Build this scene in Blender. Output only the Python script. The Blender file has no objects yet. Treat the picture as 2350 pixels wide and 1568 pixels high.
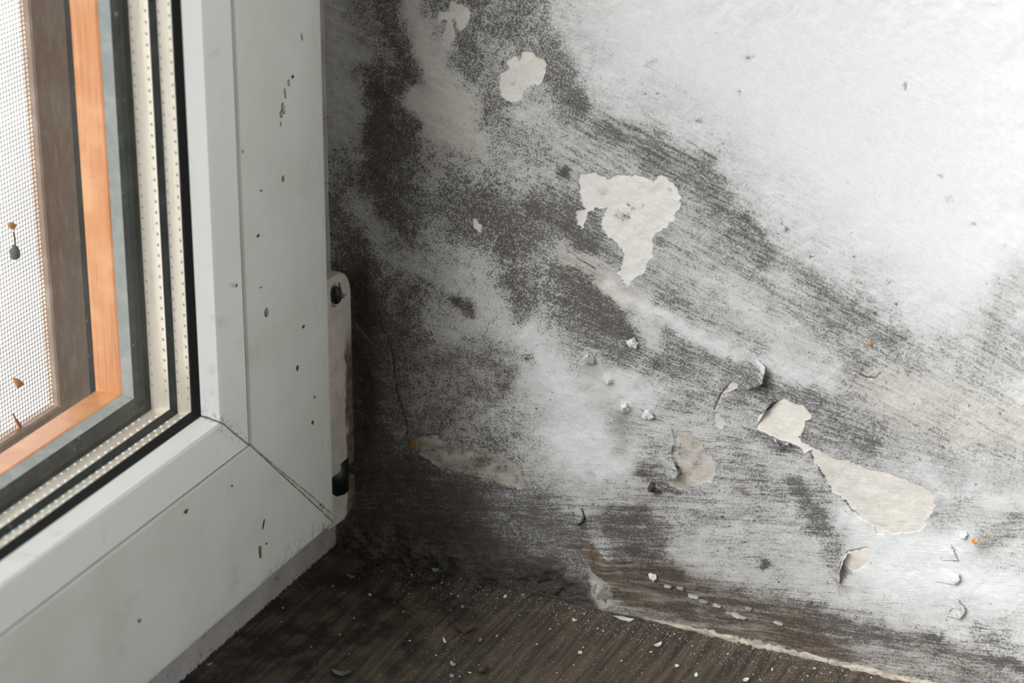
import bpy, math, random
import numpy as np
from mathutils import Matrix, Vector

# ------------------------------------------------------------------ camera
SC = bpy.context.scene
IW, IH, FPX = 2350, 1568, 5534.0
CAM = np.array([0.3863, -0.6815, 0.4107])
def _rot(yaw, pit, rol):
    f = np.array([-math.sin(yaw)*math.cos(pit), math.cos(yaw)*math.cos(pit), -math.sin(pit)])
    r = np.array([math.cos(yaw), math.sin(yaw), 0.0]); u = np.cross(r, f)
    return r*math.cos(rol)+u*math.sin(rol), -r*math.sin(rol)+u*math.cos(rol), f
CR, CU, CF = _rot(0.4335, 0.4085, 0.0078)
cd = bpy.data.cameras.new('camera'); cam = bpy.data.objects.new('camera', cd)
SC.collection.objects.link(cam)
cd.sensor_width = 36.0; cd.lens = FPX*36.0/IW; cd.clip_start = 0.02; cd.clip_end = 60
cd.dof.use_dof = True; cd.dof.focus_distance = 0.838; cd.dof.aperture_fstop = 12.0
M = Matrix.Identity(4)
for i in range(3):
    M[i][0] = CR[i]; M[i][1] = CU[i]; M[i][2] = -CF[i]; M[i][3] = CAM[i]
cam.matrix_world = M
SC.camera = cam

# ------------------------------------------------------------------ light and exposure
SC.view_settings.view_transform = 'Standard'; SC.view_settings.look = 'None'
SC.view_settings.exposure = 0.0; SC.view_settings.gamma = 1.0
SC.cycles.use_denoising = True
SC.cycles.max_bounces = 8; SC.cycles.diffuse_bounces = 4; SC.cycles.transparent_max_bounces = 24
SC.cycles.sample_clamp_indirect = 4.0
# world: overcast daylight on the outdoor side (-X), brightest where the sun stands behind the cloud; a soft dim room on the indoor side (+X)
SKY, GLOW, GLOW_EXP, SUN_AZ, SUN_EL = 0.55, 53.0, 24.0, 16.0, 36.0
ROOM, ROOM_BASE, SKY_FAR = 1.22, 0.04, 3.0
wd = bpy.data.worlds.new('daylight'); SC.world = wd; wd.use_nodes = True
nt = wd.node_tree; nt.nodes.clear()
def wn(t, **k):
    n = nt.nodes.new(t)
    for a, b in k.items(): setattr(n, a, b)
    return n
def wm(op, a, b=None, clamp=False):
    n = wn('ShaderNodeMath', operation=op, use_clamp=clamp)
    for i, v in enumerate((a, b)):
        if v is None: continue
        if isinstance(v, (int, float)): n.inputs[i].default_value = v
        else: nt.links.new(v, n.inputs[i])
    return n.outputs[0]
tc = wn('ShaderNodeTexCoord'); sp = wn('ShaderNodeSeparateXYZ'); nt.links.new(tc.outputs['Generated'], sp.inputs[0])
posx = wm('MAXIMUM', sp.outputs[0], 0.0)
dt = wn('ShaderNodeVectorMath', operation='DOT_PRODUCT'); nt.links.new(tc.outputs['Generated'], dt.inputs[0])
_az, _el = math.radians(SUN_AZ), math.radians(SUN_EL)
dt.inputs[1].default_value = (-math.sin(_az)*math.cos(_el), -math.cos(_az)*math.cos(_el), math.sin(_el))
lobe = wm('POWER', wm('MAXIMUM', dt.outputs['Value'], 0.0), GLOW_EXP)
upz = wm('ADD', wm('MULTIPLY', sp.outputs[2], 0.45), 0.8)
out_s = wm('ADD', wm('ADD', wm('MULTIPLY', lobe, GLOW), SKY), wm('MULTIPLY', wm('MAXIMUM', sp.outputs[1], 0.0), SKY_FAR))
in_s = wm('MULTIPLY', wm('ADD', wm('MULTIPLY', wm('POWER', posx, 3.0), ROOM), ROOM_BASE), upz)
side = wn('ShaderNodeMapRange', interpolation_type='SMOOTHSTEP')
nt.links.new(sp.outputs[0], side.inputs[0]); side.inputs[1].default_value = -0.14; side.inputs[2].default_value = 0.0
mixs = wn('ShaderNodeMix', data_type='FLOAT')
nt.links.new(side.outputs[0], mixs.inputs[0]); nt.links.new(out_s, mixs.inputs[2]); nt.links.new(in_s, mixs.inputs[3])
mixc = wn('ShaderNodeMix', data_type='RGBA'); nt.links.new(side.outputs[0], mixc.inputs[0])
mixc.inputs[6].default_value = (0.985, 0.995, 1.0, 1); mixc.inputs[7].default_value = (1.0, 0.99, 0.95, 1)
bg = wn('ShaderNodeBackground'); wo = wn('ShaderNodeOutputWorld')
nt.links.new(mixc.outputs[2], bg.inputs[0]); nt.links.new(mixs.outputs[0], bg.inputs[1]); nt.links.new(bg.outputs[0], wo.inputs[0])

# ------------------------------------------------------------------ helpers
WALL_Y, FLOOR_Z, FRAME_X = 0.030, -0.0272, -0.016
def project(x, y, z):
    dx, dy, dz = x-CAM[0], y-CAM[1], z-CAM[2]
    d = dx*CF[0]+dy*CF[1]+dz*CF[2]
    return (IW/2+FPX*(dx*CR[0]+dy*CR[1]+dz*CR[2])/d, IH/2-FPX*(dx*CU[0]+dy*CU[1]+dz*CU[2])/d)
def on_plane(p, axis, val):
    """the point of a plane of the place that a point of the photograph shows"""
    d = CF*FPX+CR*(p[0]-IW/2)-CU*(p[1]-IH/2)
    return CAM+d*((val-CAM[axis])/d[axis])
def on_wall(px, py, off=0.0): return on_plane((px, py), 1, WALL_Y-off)
def on_floor(px, py, h=0.0): return on_plane((px, py), 2, FLOOR_Z+h)
def on_sash(px, py, off=0.0): return on_plane((px, py), 0, off)

def link(o, parent=None):
    SC.collection.objects.link(o)
    if parent is not None: o.parent = parent
    return o
def mesh_obj(name, verts, faces, mat=None, parent=None, smooth=False, loc=None):
    me = bpy.data.meshes.new(name)
    if loc is not None:
        verts = [tuple(np.asarray(v)-np.asarray(loc)) for v in verts]
    me.from_pydata([tuple(map(float, v)) for v in verts], [], faces); me.update()
    if mat: me.materials.append(mat)
    if smooth: me.polygons.foreach_set('use_smooth', [True]*len(me.polygons))
    o = bpy.data.objects.new(name, me)
    if loc is not None: o.location = loc
    return link(o, parent)
def empty(name, loc=(0, 0, 0)):
    o = bpy.data.objects.new(name, None); o.location = loc; o.empty_display_size = 0.01
    return link(o)
def tag(o, label=None, cat=None, group=None, kind=None):
    if label: o['label'] = label
    if cat: o['category'] = cat
    if group: o['group'] = group
    if kind: o['kind'] = kind
    return o
def child(o, root):
    """parent a mesh built in world coordinates to a thing's Empty"""
    o.parent = root; o.location = Vector(o.location)-Vector(root.location)
    return o

class MB:
    def __init__(s): s.v = []; s.f = []
    def add(s, v, f):
        n = len(s.v); s.v += [tuple(p) for p in v]; s.f += [tuple(i+n for i in q) for q in f]
    def box(s, a, b):
        x0, y0, z0 = a; x1, y1, z1 = b
        s.add([(x0, y0, z0), (x1, y0, z0), (x1, y1, z0), (x0, y1, z0), (x0, y0, z1), (x1, y0, z1), (x1, y1, z1), (x0, y1, z1)],
              [(0, 3, 2, 1), (4, 5, 6, 7), (0, 1, 5, 4), (1, 2, 6, 5), (2, 3, 7, 6), (3, 0, 4, 7)])
    def tube(s, pts, rad, n=6, caps=True):
        pts = [np.asarray(p, float) for p in pts]; m = len(pts)
        if np.isscalar(rad): rad = [rad]*m
        base = len(s.v)
        for i, p in enumerate(pts):
            t = pts[min(i+1, m-1)]-pts[max(i-1, 0)]; t = t/(np.linalg.norm(t)+1e-12)
            a = np.cross(t, (0.31, 0.17, 0.93)); a /= np.linalg.norm(a)+1e-12; b = np.cross(t, a)
            for k in range(n):
                w = 2*math.pi*k/n; s.v.append(tuple(p+rad[i]*(a*math.cos(w)+b*math.sin(w))))
        for i in range(m-1):
            for k in range(n):
                k2 = (k+1) % n
                s.f.append((base+i*n+k, base+i*n+k2, base+(i+1)*n+k2, base+(i+1)*n+k))
        if caps:
            s.f.append(tuple(base+k for k in range(n))[::-1]); s.f.append(tuple(base+(m-1)*n+k for k in range(n)))
    def blob(s, c, r, seed=0, rough=0.25, nu=10, nv=7):
        """an irregular closed lump; r = three radii"""
        R = random.Random(seed); base = len(s.v); c = np.asarray(c, float)
        ph = [R.uniform(0, 6.28) for _ in range(6)]
        def rr(a, b): return 1+rough*(math.sin(2*a+ph[0])*math.cos(b*2+ph[1])*.6+math.sin(3*a+ph[2]+2*b)*.4+math.cos(5*a+ph[3]-3*b)*.3)+R.uniform(-rough, rough)*.3
        s.v.append(tuple(c+np.array([0, 0, r[2]])))
        for j in range(1, nv):
            b = math.pi*j/nv
            for i in range(nu):
                a = 2*math.pi*i/nu; k = rr(a, b)
                s.v.append(tuple(c+k*np.array([r[0]*math.sin(b)*math.cos(a), r[1]*math.sin(b)*math.sin(a), r[2]*math.cos(b)])))
        s.v.append(tuple(c-np.array([0, 0, r[2]])))
        last = len(s.v)-1
        for i in range(nu):
            i2 = (i+1) % nu
            s.f.append((base, base+1+i, base+1+i2)); s.f.append((last, last-nu+i2, last-nu+i))
            for j in range(nv-2):
                p = base+1+j*nu; s.f.append((p+i, p+nu+i, p+nu+i2, p+i2))
    def build(s, name, mat, parent=None, smooth=False, loc=None): return mesh_obj(name, s.v, s.f, mat, parent, smooth, loc)

def bevel(o, w, seg=2):
    m = o.modifiers.new('bevel', 'BEVEL'); m.width = w; m.segments = seg; m.limit_method = 'ANGLE'
    return o

# ------------------------------------------------------------------ material helpers
class NT:
    def __init__(s, name):
        s.m = bpy.data.materials.new(name); s.m.use_nodes = True; s.t = s.m.node_tree; s.t.nodes.clear()
        s.out = s.n('ShaderNodeOutputMaterial'); s.b = s.n('ShaderNodeBsdfPrincipled'); s.l(s.b.outputs[0], s.out.inputs[0])
    def n(s, t, **k):
        n = s.t.nodes.new(t)
        for a, b in k.items(): setattr(n, a, b)
        return n
    def l(s, a, b): s.t.links.new(a, b)
    def put(s, v, sock):
        if hasattr(v, 'is_linked') or hasattr(v, 'node'): s.l(v, sock)
        else:
            if sock.type == 'RGBA' and len(v) == 3: v = (*v, 1)
            sock.default_value = v
    def math(s, op, a, b=None, c=None, clamp=False):
        n = s.n('ShaderNodeMath', operation=op, use_clamp=clamp)
        for i, v in enumerate((a, b, c)):
            if v is not None: s.put(v, n.inputs[i])
        return n.outputs[0]
    def mix(s, f, a, b, mode='MIX'):
        n = s.n('ShaderNodeMix', data_type='RGBA', blend_type=mode); s.put(f, n.inputs[0]); s.put(a, n.inputs[6]); s.put(b, n.inputs[7])
        return n.outputs[2]
    def mixf(s, f, a, b):
        n = s.n('ShaderNodeMix', data_type='FLOAT'); s.put(f, n.inputs[0]); s.put(a, n.inputs[2]); s.put(b, n.inputs[3]); return n.outputs[0]
    def ramp(s, v, lo, hi, a=0.0, b=1.0, smooth=True):
        n = s.n('ShaderNodeMapRange', interpolation_type='SMOOTHSTEP' if smooth else 'LINEAR')
        for i, q in enumerate((v, lo, hi, a, b)): s.put(q, n.inputs[i])
        return n.outputs[0]
    def pos(s): return s.n('ShaderNodeTexCoord').outputs['Object']
    def scaled(s, v, sc):
        n = s.n('ShaderNodeMapping'); s.l(v, n.inputs[0]); n.inputs[3].default_value = sc; return n.outputs[0]
    def noise(s, v, scale, detail=3.0, rough=0.55, dist=0.0):
        n = s.n('ShaderNodeTexNoise'); s.l(v, n.inputs['Vector']); n.inputs['Scale'].default_value = scale
        n.inputs['Detail'].default_value = detail; n.inputs['Roughness'].default_value = rough; n.inputs['Distortion'].default_value = dist
        return n.outputs[0]
    def attr(s, name): return s.n('ShaderNodeAttribute', attribute_name=name)
    def xyz(s, v):
        n = s.n('ShaderNodeSeparateXYZ'); s.l(v, n.inputs[0]); return n.outputs
    def bump(s, h, strength, dist):
        n = s.n('ShaderNodeBump'); s.put(h, n.inputs['Height']); n.inputs['Strength'].default_value = strength; n.inputs['Distance'].default_value = dist
        s.l(n.outputs[0], s.b.inputs['Normal'])
    def set(s, color=None, rough=None, spec=None, metal=None):
        if color is not None: s.put(color, s.b.inputs['Base Color'])
        if rough is not None: s.put(rough, s.b.inputs['Roughness'])
        if spec is not None: s.put(spec, s.b.inputs['Specular IOR Level'])
        if metal is not None: s.put(metal, s.b.inputs['Metallic'])
        return s.m
def simple(name, c, rough=0.6, spec=0.3, metal=0.0, var=0.12, scale=400):
    t = NT(name); n = t.noise(t.pos(), scale, 4)
    dark = tuple(k*(1-var*2) for k in c); lite = tuple(min(1, k*(1+var)) for k in c)
    return t.set(t.mix(n, dark, lite), rough, spec, metal)
def grimed(name, c, dirt, scale, lo, hi, rough=0.6, spec=0.3, stretch=(1, 1, 1), fine=0.0):
    t = NT(name); p = t.scaled(t.pos(), stretch)
    f = t.ramp(t.noise(p, scale, 6, 0.65), lo, hi)
    col = t.mix(f, c, dirt)
    if fine:
        g = t.ramp(t.noise(t.pos(), 2200, 2), 0.60, 0.70); col = t.mix(t.math('MULTIPLY', g, fine), col, dirt)
    return t.set(col, rough, spec)

# ------------------------------------------------------------------ materials
def make_pvc():
    t = NT('white_plastic'); p = t.pos(); x, y, z = t.xyz(p)[:3]
    wob = t.math('MULTIPLY', t.math('SUBTRACT', t.noise(p, 260, 3), 0.5), 0.0009)
    d = t.math('ADD', t.math('ADD', y, z), wob)                       # zero on the mitre
    inset = t.math('MULTIPLY', y, -1.0)
    def line(off, w): return t.ramp(t.math('ABSOLUTE', t.math('SUBTRACT', d, off)), w*0.4, w, 1.0, 0.0)
    faint = t.ramp(t.noise(p, 300, 3), 0.3, 0.6, 0.35, 1.0)
    low = t.ramp(z, 0.075, 0.080, 1.0, 0.0)
    tap = t.ramp(inset, 0.004, 0.05, 0.0029, 0.0006)
    l2 = t.ramp(t.math('ABSOLUTE', t.math('SUBTRACT', d, tap)), 0.0002, 0.0006, 0.7, 0.0)
    weld = t.math('MULTIPLY', t.math('MULTIPLY', t.math('MAXIMUM', line(0.0, 0.00045), l2), faint), low)
    strip = t.math('MULTIPLY', t.math('MULTIPLY', t.ramp(d, -0.0002, 0.0002), t.ramp(t.math('SUBTRACT', d, tap), -0.0002, 0.0002, 1.0, 0.0)), t.math('MULTIPLY', low, 0.22))
    # grime: fine scuffs along the outer edge and dirt creeping up from the floor by the corner
    edge = t.ramp(inset, 0.0, 0.020, 1.0, 0.0)
    sc = t.ramp(t.noise(t.scaled(p, (1, 900, 130)), 1.0, 4, 0.7), 0.54, 0.72)
    scuff = t.math('MULTIPLY', t.math('MULTIPLY', sc, edge), 0.48)
    bot = t.math('MULTIPLY', t.ramp(z, 0.0005, 0.010, 1.0, 0.0), t.ramp(inset, 0.005, 0.09, 1.0, 0.12))
    creep = t.math('MULTIPLY', t.ramp(t.noise(t.scaled(p, (300, 420, 260)), 1.0, 5, 0.7), 0.47, 0.70), bot)
    blot = t.math('MULTIPLY', t.ramp(t.noise(p, 48, 4, 0.6), 0.55, 0.85), 0.28)
    speck = t.math('MULTIPLY', t.ramp(t.noise(p, 620, 2, 0.5), 0.735, 0.775), 0.55)
    dirt = t.math('MAXIMUM', t.math('MAXIMUM', scuff, creep), t.math('MAXIMUM', blot, speck))
    col = t.mix(t.ramp(t.noise(p, 30, 3), 0.3, 0.7), (0.69, 0.715, 0.66), (0.76, 0.78, 0.74))
    col = t.mix(dirt, col, (0.25, 0.21, 0.17)); col = t.mix(strip, col, (0.42, 0.36, 0.32)); col = t.mix(weld, col, (0.13, 0.095, 0.075))
    t.bump(t.math('MULTIPLY', weld, -1.0), 0.5, 0.0004)
    return t.set(col, 0.33, 0.4)
PVC = make_pvc()
def make_groove():
    t = NT('groove_dirt'); n = t.noise(t.scaled(t.pos(), (400, 160, 160)), 1.0, 4)
    return t.set(t.mix(t.ramp(n, 0.35, 0.65), (0.085, 0.055, 0.04), (0.28, 0.22, 0.175)), 0.7, 0.2)
GROOVE = make_groove()
def make_bead():
    t = NT('bead_plastic'); p = t.pos(); x, y, z = t.xyz(p)[:3]
    d = t.math('ABSOLUTE', t.math('ADD', t.math('ADD', y, z), t.math('MULTIPLY', t.math('SUBTRACT', t.noise(p, 420, 3), 0.5), 0.0012)))
    ln = t.math('MULTIPLY', t.ramp(d, 0.00025, 0.0007, 0.85, 0.0), t.ramp(z, 0.074, 0.079, 1.0, 0.0))
    gr = t.math('MULTIPLY', t.math('MULTIPLY', t.ramp(d, 0.0005, 0.007, 1.0, 0.0), t.ramp(t.noise(p, 700, 4, 0.7), 0.5, 0.68)), t.math('MULTIPLY', t.ramp(z, 0.080, 0.086, 1.0, 0.0), 0.6))
    col = t.mix(t.ramp(t.noise(p, 90, 6, 0.65), 0.58, 0.85), (0.85, 0.865, 0.845), (0.58, 0.56, 0.51))
    col = t.mix(t.math('MAXIMUM', ln, gr), col, (0.10, 0.075, 0.06))
    return t.set(col, 0.24, 0.55)
BEAD = make_bead()
BLACK = simple('black_rubber', (0.011, 0.013, 0.013), 0.55, 0.25)
TEAL = grimed('dark_seal', (0.014, 0.024, 0.026), (0.055, 0.07, 0.07), 160, 0.45, 0.8, 0.5, 0.15, fine=0.15)
GREY = grimed('grey_seal', (0.30, 0.34, 0.335), (0.42, 0.45, 0.44), 120, 0.4, 0.7, 0.5, 0.3)
def make_spacer():
    t = NT('aluminium'); n = t.noise(t.scaled(t.pos(), (900, 40, 40)), 1.0, 4)
    return t.set(t.mix(n, (0.92, 0.83, 0.68), (0.96, 0.92, 0.82)), t.ramp(n, 0.3, 0.7, 0.26, 0.38), 0.5, 0.5)  # cream base colour holds the warm reflection of the wood
ALU = make_spacer()
DOT_SHADED = simple('dot_shaded', (0.30, 0.29, 0.26), 0.4, 0.5); DOT_LIT = simple('dot_lit', (0.85, 0.88, 0.90), 0.3, 0.5)
def make_oak():
    t = NT('orange_wood'); p = t.pos()
    n = t.noise(t.scaled(p, (1500, 1500, 26)), 1.0, 5, 0.6, 0.6); g = t.ramp(n, 0.42, 0.66)
    col = t.mix(g, (0.62, 0.255, 0.085), (0.43, 0.15, 0.045))
    col = t.mix(t.ramp(t.noise(p, 60, 3), 0.4, 0.75), col, (0.70, 0.36, 0.16))
    t.b.inputs['Coat Weight'].default_value = 0.3; t.b.inputs['Coat Roughness'].default_value = 0.25
    return t.set(col, 0.40, 0.5)
OAK = make_oak()
SCRFRAME = grimed('brown_aluminium', (0.30, 0.222, 0.175), (0.42, 0.345, 0.29), 110, 0.42, 0.75, 0.5, 0.3, (1, 3, 1), 0.25)
WIRE = simple('screen_wire', (0.16, 0.12, 0.085), 0.6)
def make_glass():
    t = NT('window_glass'); t.t.nodes.remove(t.b)
    tr = t.n('ShaderNodeBsdfTransparent'); gl = t.n('ShaderNodeBsdfGlossy'); gl.inputs['Roughness'].default_value = 0.0
    gl.inputs['Color'].default_value = (1, 1, 1, 1); tr.inputs['Color'].default_value = (0.988, 0.988, 0.987, 1)
    lw = t.n('ShaderNodeLayerWeight'); lw.inputs['Blend'].default_value = 0.5
    fres = t.math('ADD', t.math('MULTIPLY', t.math('POWER', lw.outputs['Facing'], 5.0), 0.30), 0.008)
    df = t.n('ShaderNodeBsdfDiffuse'); df.inputs['Color'].default_value = (0.8, 0.8, 0.78, 1)
    p = t.pos()
    sm = t.ramp(t.noise(t.scaled(p, (1, 120, 60)), 1.0, 5, 0.75), 0.55, 0.85, 0.0, 0.008)
    dots = t.ramp(t.noise(p, 420, 2, 0.5), 0.735, 0.78, 0.0, 0.35)
    m1 = t.n('ShaderNodeMixShader'); t.l(fres, m1.inputs[0]); t.l(tr.outputs[0], m1.inputs[1]); t.l(gl.outputs[0], m1.inputs[2])
    m2 = t.n('ShaderNodeMixShader'); t.l(t.math('MAXIMUM', sm, dots), m2.inputs[0]); t.l(m1.outputs[0], m2.inputs[1]); t.l(df.outputs[0], m2.inputs[2])
    t.l(m2.outputs[0], t.out.inputs[0]); return t.m
GLASS = make_glass()
def make_frame():
    t = NT('grimy_frame_plastic'); p = t.pos(); z = t.xyz(p)[2]
    n = t.noise(t.scaled(p, (300, 300, 420)), 1.0, 6, 0.7)
    rag = t.math('ADD', z, t.math('MULTIPLY', t.math('SUBTRACT', t.noise(t.scaled(p, (500, 500, 260)), 1.0, 5, 0.75), 0.5), -0.006))
    paint = t.ramp(rag, FLOOR_Z+0.0004, FLOOR_Z+0.0010, 1.0, 0.0)
    col = t.mix(t.ramp(t.noise(p, 60, 4), 0.35, 0.7), (0.50, 0.49, 0.49), (0.40, 0.37, 0.365))
    col = t.mix(t.ramp(n, 0.58, 0.70), col, (0.12, 0.095, 0.08)); col = t.mix(paint, col, (0.028, 0.025, 0.021))
    return t.set(col, 0.5, 0.3)
FRAMEM = make_frame()

# ------------------------------------------------------------------ the window
WW, WH = 1.30, 1.30
def ring(prof, name, mat, parent, w=WW, h=WH):
    """a rectangular mitred frame; prof = closed outline of (inset from the sash's outer edge, x)"""
    n = len(prof); v = []; f = []
    for (cy, cz, sy, sz) in ((0, 0, -1, 1), (-w, 0, 1, 1), (-w, h, 1, -1), (0, h, -1, -1)):
        for a, x in prof: v.append((x, cy+sy*a, cz+sz*a))
    for c in range(4):
        for k in range(n):
            k2 = (k+1) % n; c2 = (c+1) % 4
            f.append((c*n+k, c2*n+k, c2*n+k2, c*n+k2))
    return mesh_obj(name, v, f, mat, parent)
win = empty('window_1', (0, 0, FLOOR_Z))
tag(win, 'fixed white window frame, a grimy grey strip showing under the sash', 'window frame', None, 'structure')
child(ring([(-0.0350, -0.0161), (0.0110, -0.0161), (0.0110, -0.074), (-0.0350, -0.074)], 'window_frame', FRAMEM, None), win)

sash = empty('casement', (0, 0, 0))
tag(sash, 'white plastic window sash with dirty mitred corner, holding the glass', 'window')
ring([(0.0006, -0.0002), (0.0018, 0.0), (0.0546, 0.0), (0.0552, -0.0008), (0.0552, -0.0114), (0.0655, -0.0114), (0.0655, -0.0366), (0.0145, -0.0366), (0.0145, -0.0140), (0.0, -0.0140), (0.0, -0.0010)],
     'sash_frame', PVC, sash)
ring([(0.0552, -0.0013), (0.0560, -0.0013), (0.0560, -0.0110), (0.0552, -0.0110)], 'groove', GROOVE, sash)
bd = ring([(0.0560, -0.0006), (0.0690, -0.0020), (0.0699, -0.0026), (0.0716, -0.0085), (0.0716, -0.0104), (0.0560, -0.0104)], 'glazing_bead', BEAD, sash)
tag(ring([(0.0690, -0.0087), (0.0717, -0.0087), (0.0737, -0.0105), (0.0737, -0.0109), (0.0690, -0.0109)], 'inner_gasket', BLACK, sash), 'black rubber glazing gasket')
def pane(x0, x1, a, name='glass_pane'):
    m = MB(); m.box((x0, -WW+a, a), (x1, -a, WH-a)); return m.build(name, GLASS, sash)
pane(-0.0112, -0.0110, 0.0660)
def spacer(p0, p1, label):
    a0, x0 = p0; a1, x1 = p1
    o = ring([p0, p1, (a1-0.004, x1), (a1-0.004, x0)], 'spacer_bar', ALU, sash); tag(o, label)
    for vert, dm in ((True, DOT_SHADED), (False, DOT_LIT)):            # two rows of little pressed dots along each bar; shade painted on upright ones, light on bottom ones
        m = MB()
        for fr in (0.14, 0.86):
            a = a0+(a1-a0)*fr; x = x0+(x1-x0)*fr; s = 0.078; L = math.hypot(a1-a0, x1-x0); t1 = np.array([(x1-x0)/L, 0, 0])
            while s < 0.33:
                t1 = np.array([(x1-x0)/L, -(a1-a0)/L if vert else 0, 0 if vert else (a1-a0)/L])
                c = np.array([x, -a, s]) if vert else np.array([x, -s, a]); t2 = np.array([0, 0, 1.0]) if vert else np.array([0, 1.0, 0])
                nrm = np.cross(t1, t2); nrm *= np.sign(nrm[1]*(-1 if vert else 0)+nrm[2]*(0 if vert else 1)) or 1
                r = 0.00062; V = [c+nrm*0.00034]
                for q, hh in ((0.6, .00026), (1.0, -.0001)):
                    for k in range(8):
                        w = k*math.pi/4; V.append(c+r*q*(t1*math.cos(w)+t2*math.sin(w))+nrm*hh)
                m.add(V, [(0, 1+k, 1+(k+1) % 8) for k in range(8)]+[(1+k, 9+k, 9+(k+1) % 8, 1+(k+1) % 8) for k in range(8)]); s += 0.0037
        tag(m.build('dots', dm, o, True), 'two rows of small pressed dots')
    return o
spacer((0.0736, -0.0112), (0.0697, -0.0190), 'narrow dotted metal spacer bar nearest the room')
ring([(0.0655, -0.0191), (0.0697, -0.0191), (0.0718, -0.0206), (0.0655, -0.0206)], 'spacer_seal', TEAL, sash)
pane(-0.0206, -0.0195, 0.0685)
spacer((0.0718, -0.0207), (0.0684, -0.0303), 'wide dotted metal spacer bar behind the narrow one')
pane(-0.0318, -0.0307, 0.0660)
ring([(0.0650, -0.0319), (0.0690, -0.0319), (0.0706, -0.0325), (0.0718, -0.0322), (0.0742, -0.0330), (0.0742, -0.0345), (0.0650, -0.0345)], 'outer_gasket', TEAL, sash)
ring([(0.0742, -0.0331), (0.0755, -0.0366), (0.0700, -0.0371), (0.0700, -0.0345)], 'outer_seal', GREY, sash)
tag(ring([(0.0755, -0.0367), (0.0758, -0.0374), (0.0736, -0.0486), (0.0600, -0.0486), (0.0600, -0.0372)], 'outer_wood_lip', OAK, sash), 'orange wood lip on the outdoor side')
m = MB(); m.box((-0.0506, -0.0738, 0.072), (-0.0487, -0.0690, WH-0.072)); m.build('gap_shade_strip', BLACK, sash)  # black strip standing in for the shade in the gap behind the lip

scr = empty('insect_screen', (-0.0815, 0, 0.02))
tag(scr, 'fine wire insect screen in a brown frame outside the glass', 'insect screen')
child(ring([(0.0200, -0.0790), (0.0525, -0.0790), (0.0531, -0.0797), (0.0531, -0.0835), (0.0200, -0.0835)], 'screen_frame', SCRFRAME, None), scr)
m = MB(); st = 0.0016; r = 0.00009
y = -0.0531
while y > -WW+0.053:
    m.add([(-0.0815+dx*r, y+dy*r, z) for z in (0.053, WH-0.053) for dx, dy in ((-1, -1), (1, -1), (1, 1), (-1, 1))],
          [(0, 1, 5, 4), (1, 2, 6, 5), (2, 3, 7, 6), (3, 0, 4, 7)]); y -= st
z = 0.0531
while z < WH-0.053:
    m.add([(-0.0815+dx*r, yy, z+dz*r) for yy in (-0.053, -WW+0.053) for dx, dz in ((-1, -1), (1, -1), (1, 1), (-1, 1))],
          [(0, 1, 5, 4), (1, 2, 6, 5), (2, 3, 7, 6), (3, 0, 4, 7)]); z += st
child(m.build('screen_mesh', WIRE, None), scr)

# pale ground outside
t = NT('pale_paving'); n1 = t.noise(t.pos(), 9, 5, 0.6)
t.set(t.mix(t.ramp(n1, 0.35, 0.7), (0.90, 0.90, 0.87), (0.72, 0.75, 0.76)), 0.9, 0.1)
m = MB(); m.box((-8, -8, -0.20), (-0.09, 4, -0.16)); tag(m.build('ground_outside', t.m), 'pale sunlit ground beyond the screen', 'ground', None, 'structure')

# hinge in the gap between sash and wall
HPL = None
def make_hinge_mat():
    t = NT('hinge_plastic'); p = t.pos(); x, y, z = t.xyz(p)[:3]
    w = t.math('MULTIPLY', t.math('SUBTRACT', t.noise(t.scaled(p, (300, 300, 130)), 1.0, 5, 0.65), 0.5), 0.012)
    yy = t.math('ADD', y, w)
    smear = t.math('MULTIPLY', t.ramp(yy, 0.0165, 0.0178), t.ramp(t.math('ADD', z, t.math('MULTIPLY', w, 2.0)), 0.070, 0.058))
    col = t.mix(t.ramp(t.noise(p, 120, 3), 0.35, 0.7), (0.62, 0.58, 0.53), (0.50, 0.46, 0.42))
    br = t.mix(t.ramp(t.noise(p, 330, 5), 0.35, 0.65), (0.11, 0.075, 0.05), (0.22, 0.17, 0.13))
    col = t.mix(smear, col, br)
    col = t.mix(t.math('MULTIPLY', t.ramp(t.noise(p, 520, 3), 0.66, 0.72), 0.8), col, (0.10, 0.075, 0.055))
    return t.set(col, 0.45, 0.35)
HPL = make_hinge_mat()
DARKMETAL = simple('dark_metal', (0.035, 0.037, 0.04), 0.35, 0.5, 0.6)
hinge = empty('corner_hinge', (-0.008, 0.013, -0.0022))
tag(hinge, 'white plastic corner hinge smeared brown, between sash and mouldy wall', 'hinge')
def prism_yz(outline, x0, x1, name, mat, bev):
    n = len(outline)
    v = [(x0, a, b) for a, b in outline]+[(x1, a, b) for a, b in outline]
    f = [tuple(range(n))[::-1], tuple(range(n, 2*n))]+[(k, (k+1) % n, n+(k+1) % n, n+k) for k in range(n)]
    o = mesh_obj(name, v, f, mat); bevel(o, bev, 3); return child(o, hinge)
cov = [(0.0025, 0.0145), (0.0233, 0.0137)]+[(0.0233, 0.080)]+[(0.0150+0.0083*math.cos(w), 0.0815+0.0105*math.sin(w)) for w in (0.15, 0.4, 0.7, 1.0, 1.3, 1.57)]+[(0.0025, 0.0925)]
prism_yz(cov, -0.0148, -0.0036, 'hinge_cover', HPL, 0.0013)
m = MB(); m.tube([(-0.0085, 0.0150, 0.005), (-0.0085, 0.0150, 0.018)], 0.0058, 16); child(m.build('hinge_pin', DARKMETAL, None, True), hinge)
m = MB(); m.tube([(-0.009, 0.0198, 0.0075), (-0.009, 0.0205, 0.012), (-0.0092, 0.0208, 0.0145)], [0.0034, 0.0033, 0.0028], 10)
tag(child(m.build('hinge_sleeve', HPL, None, True), hinge), 'brownish sleeve beside the pin')
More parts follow.
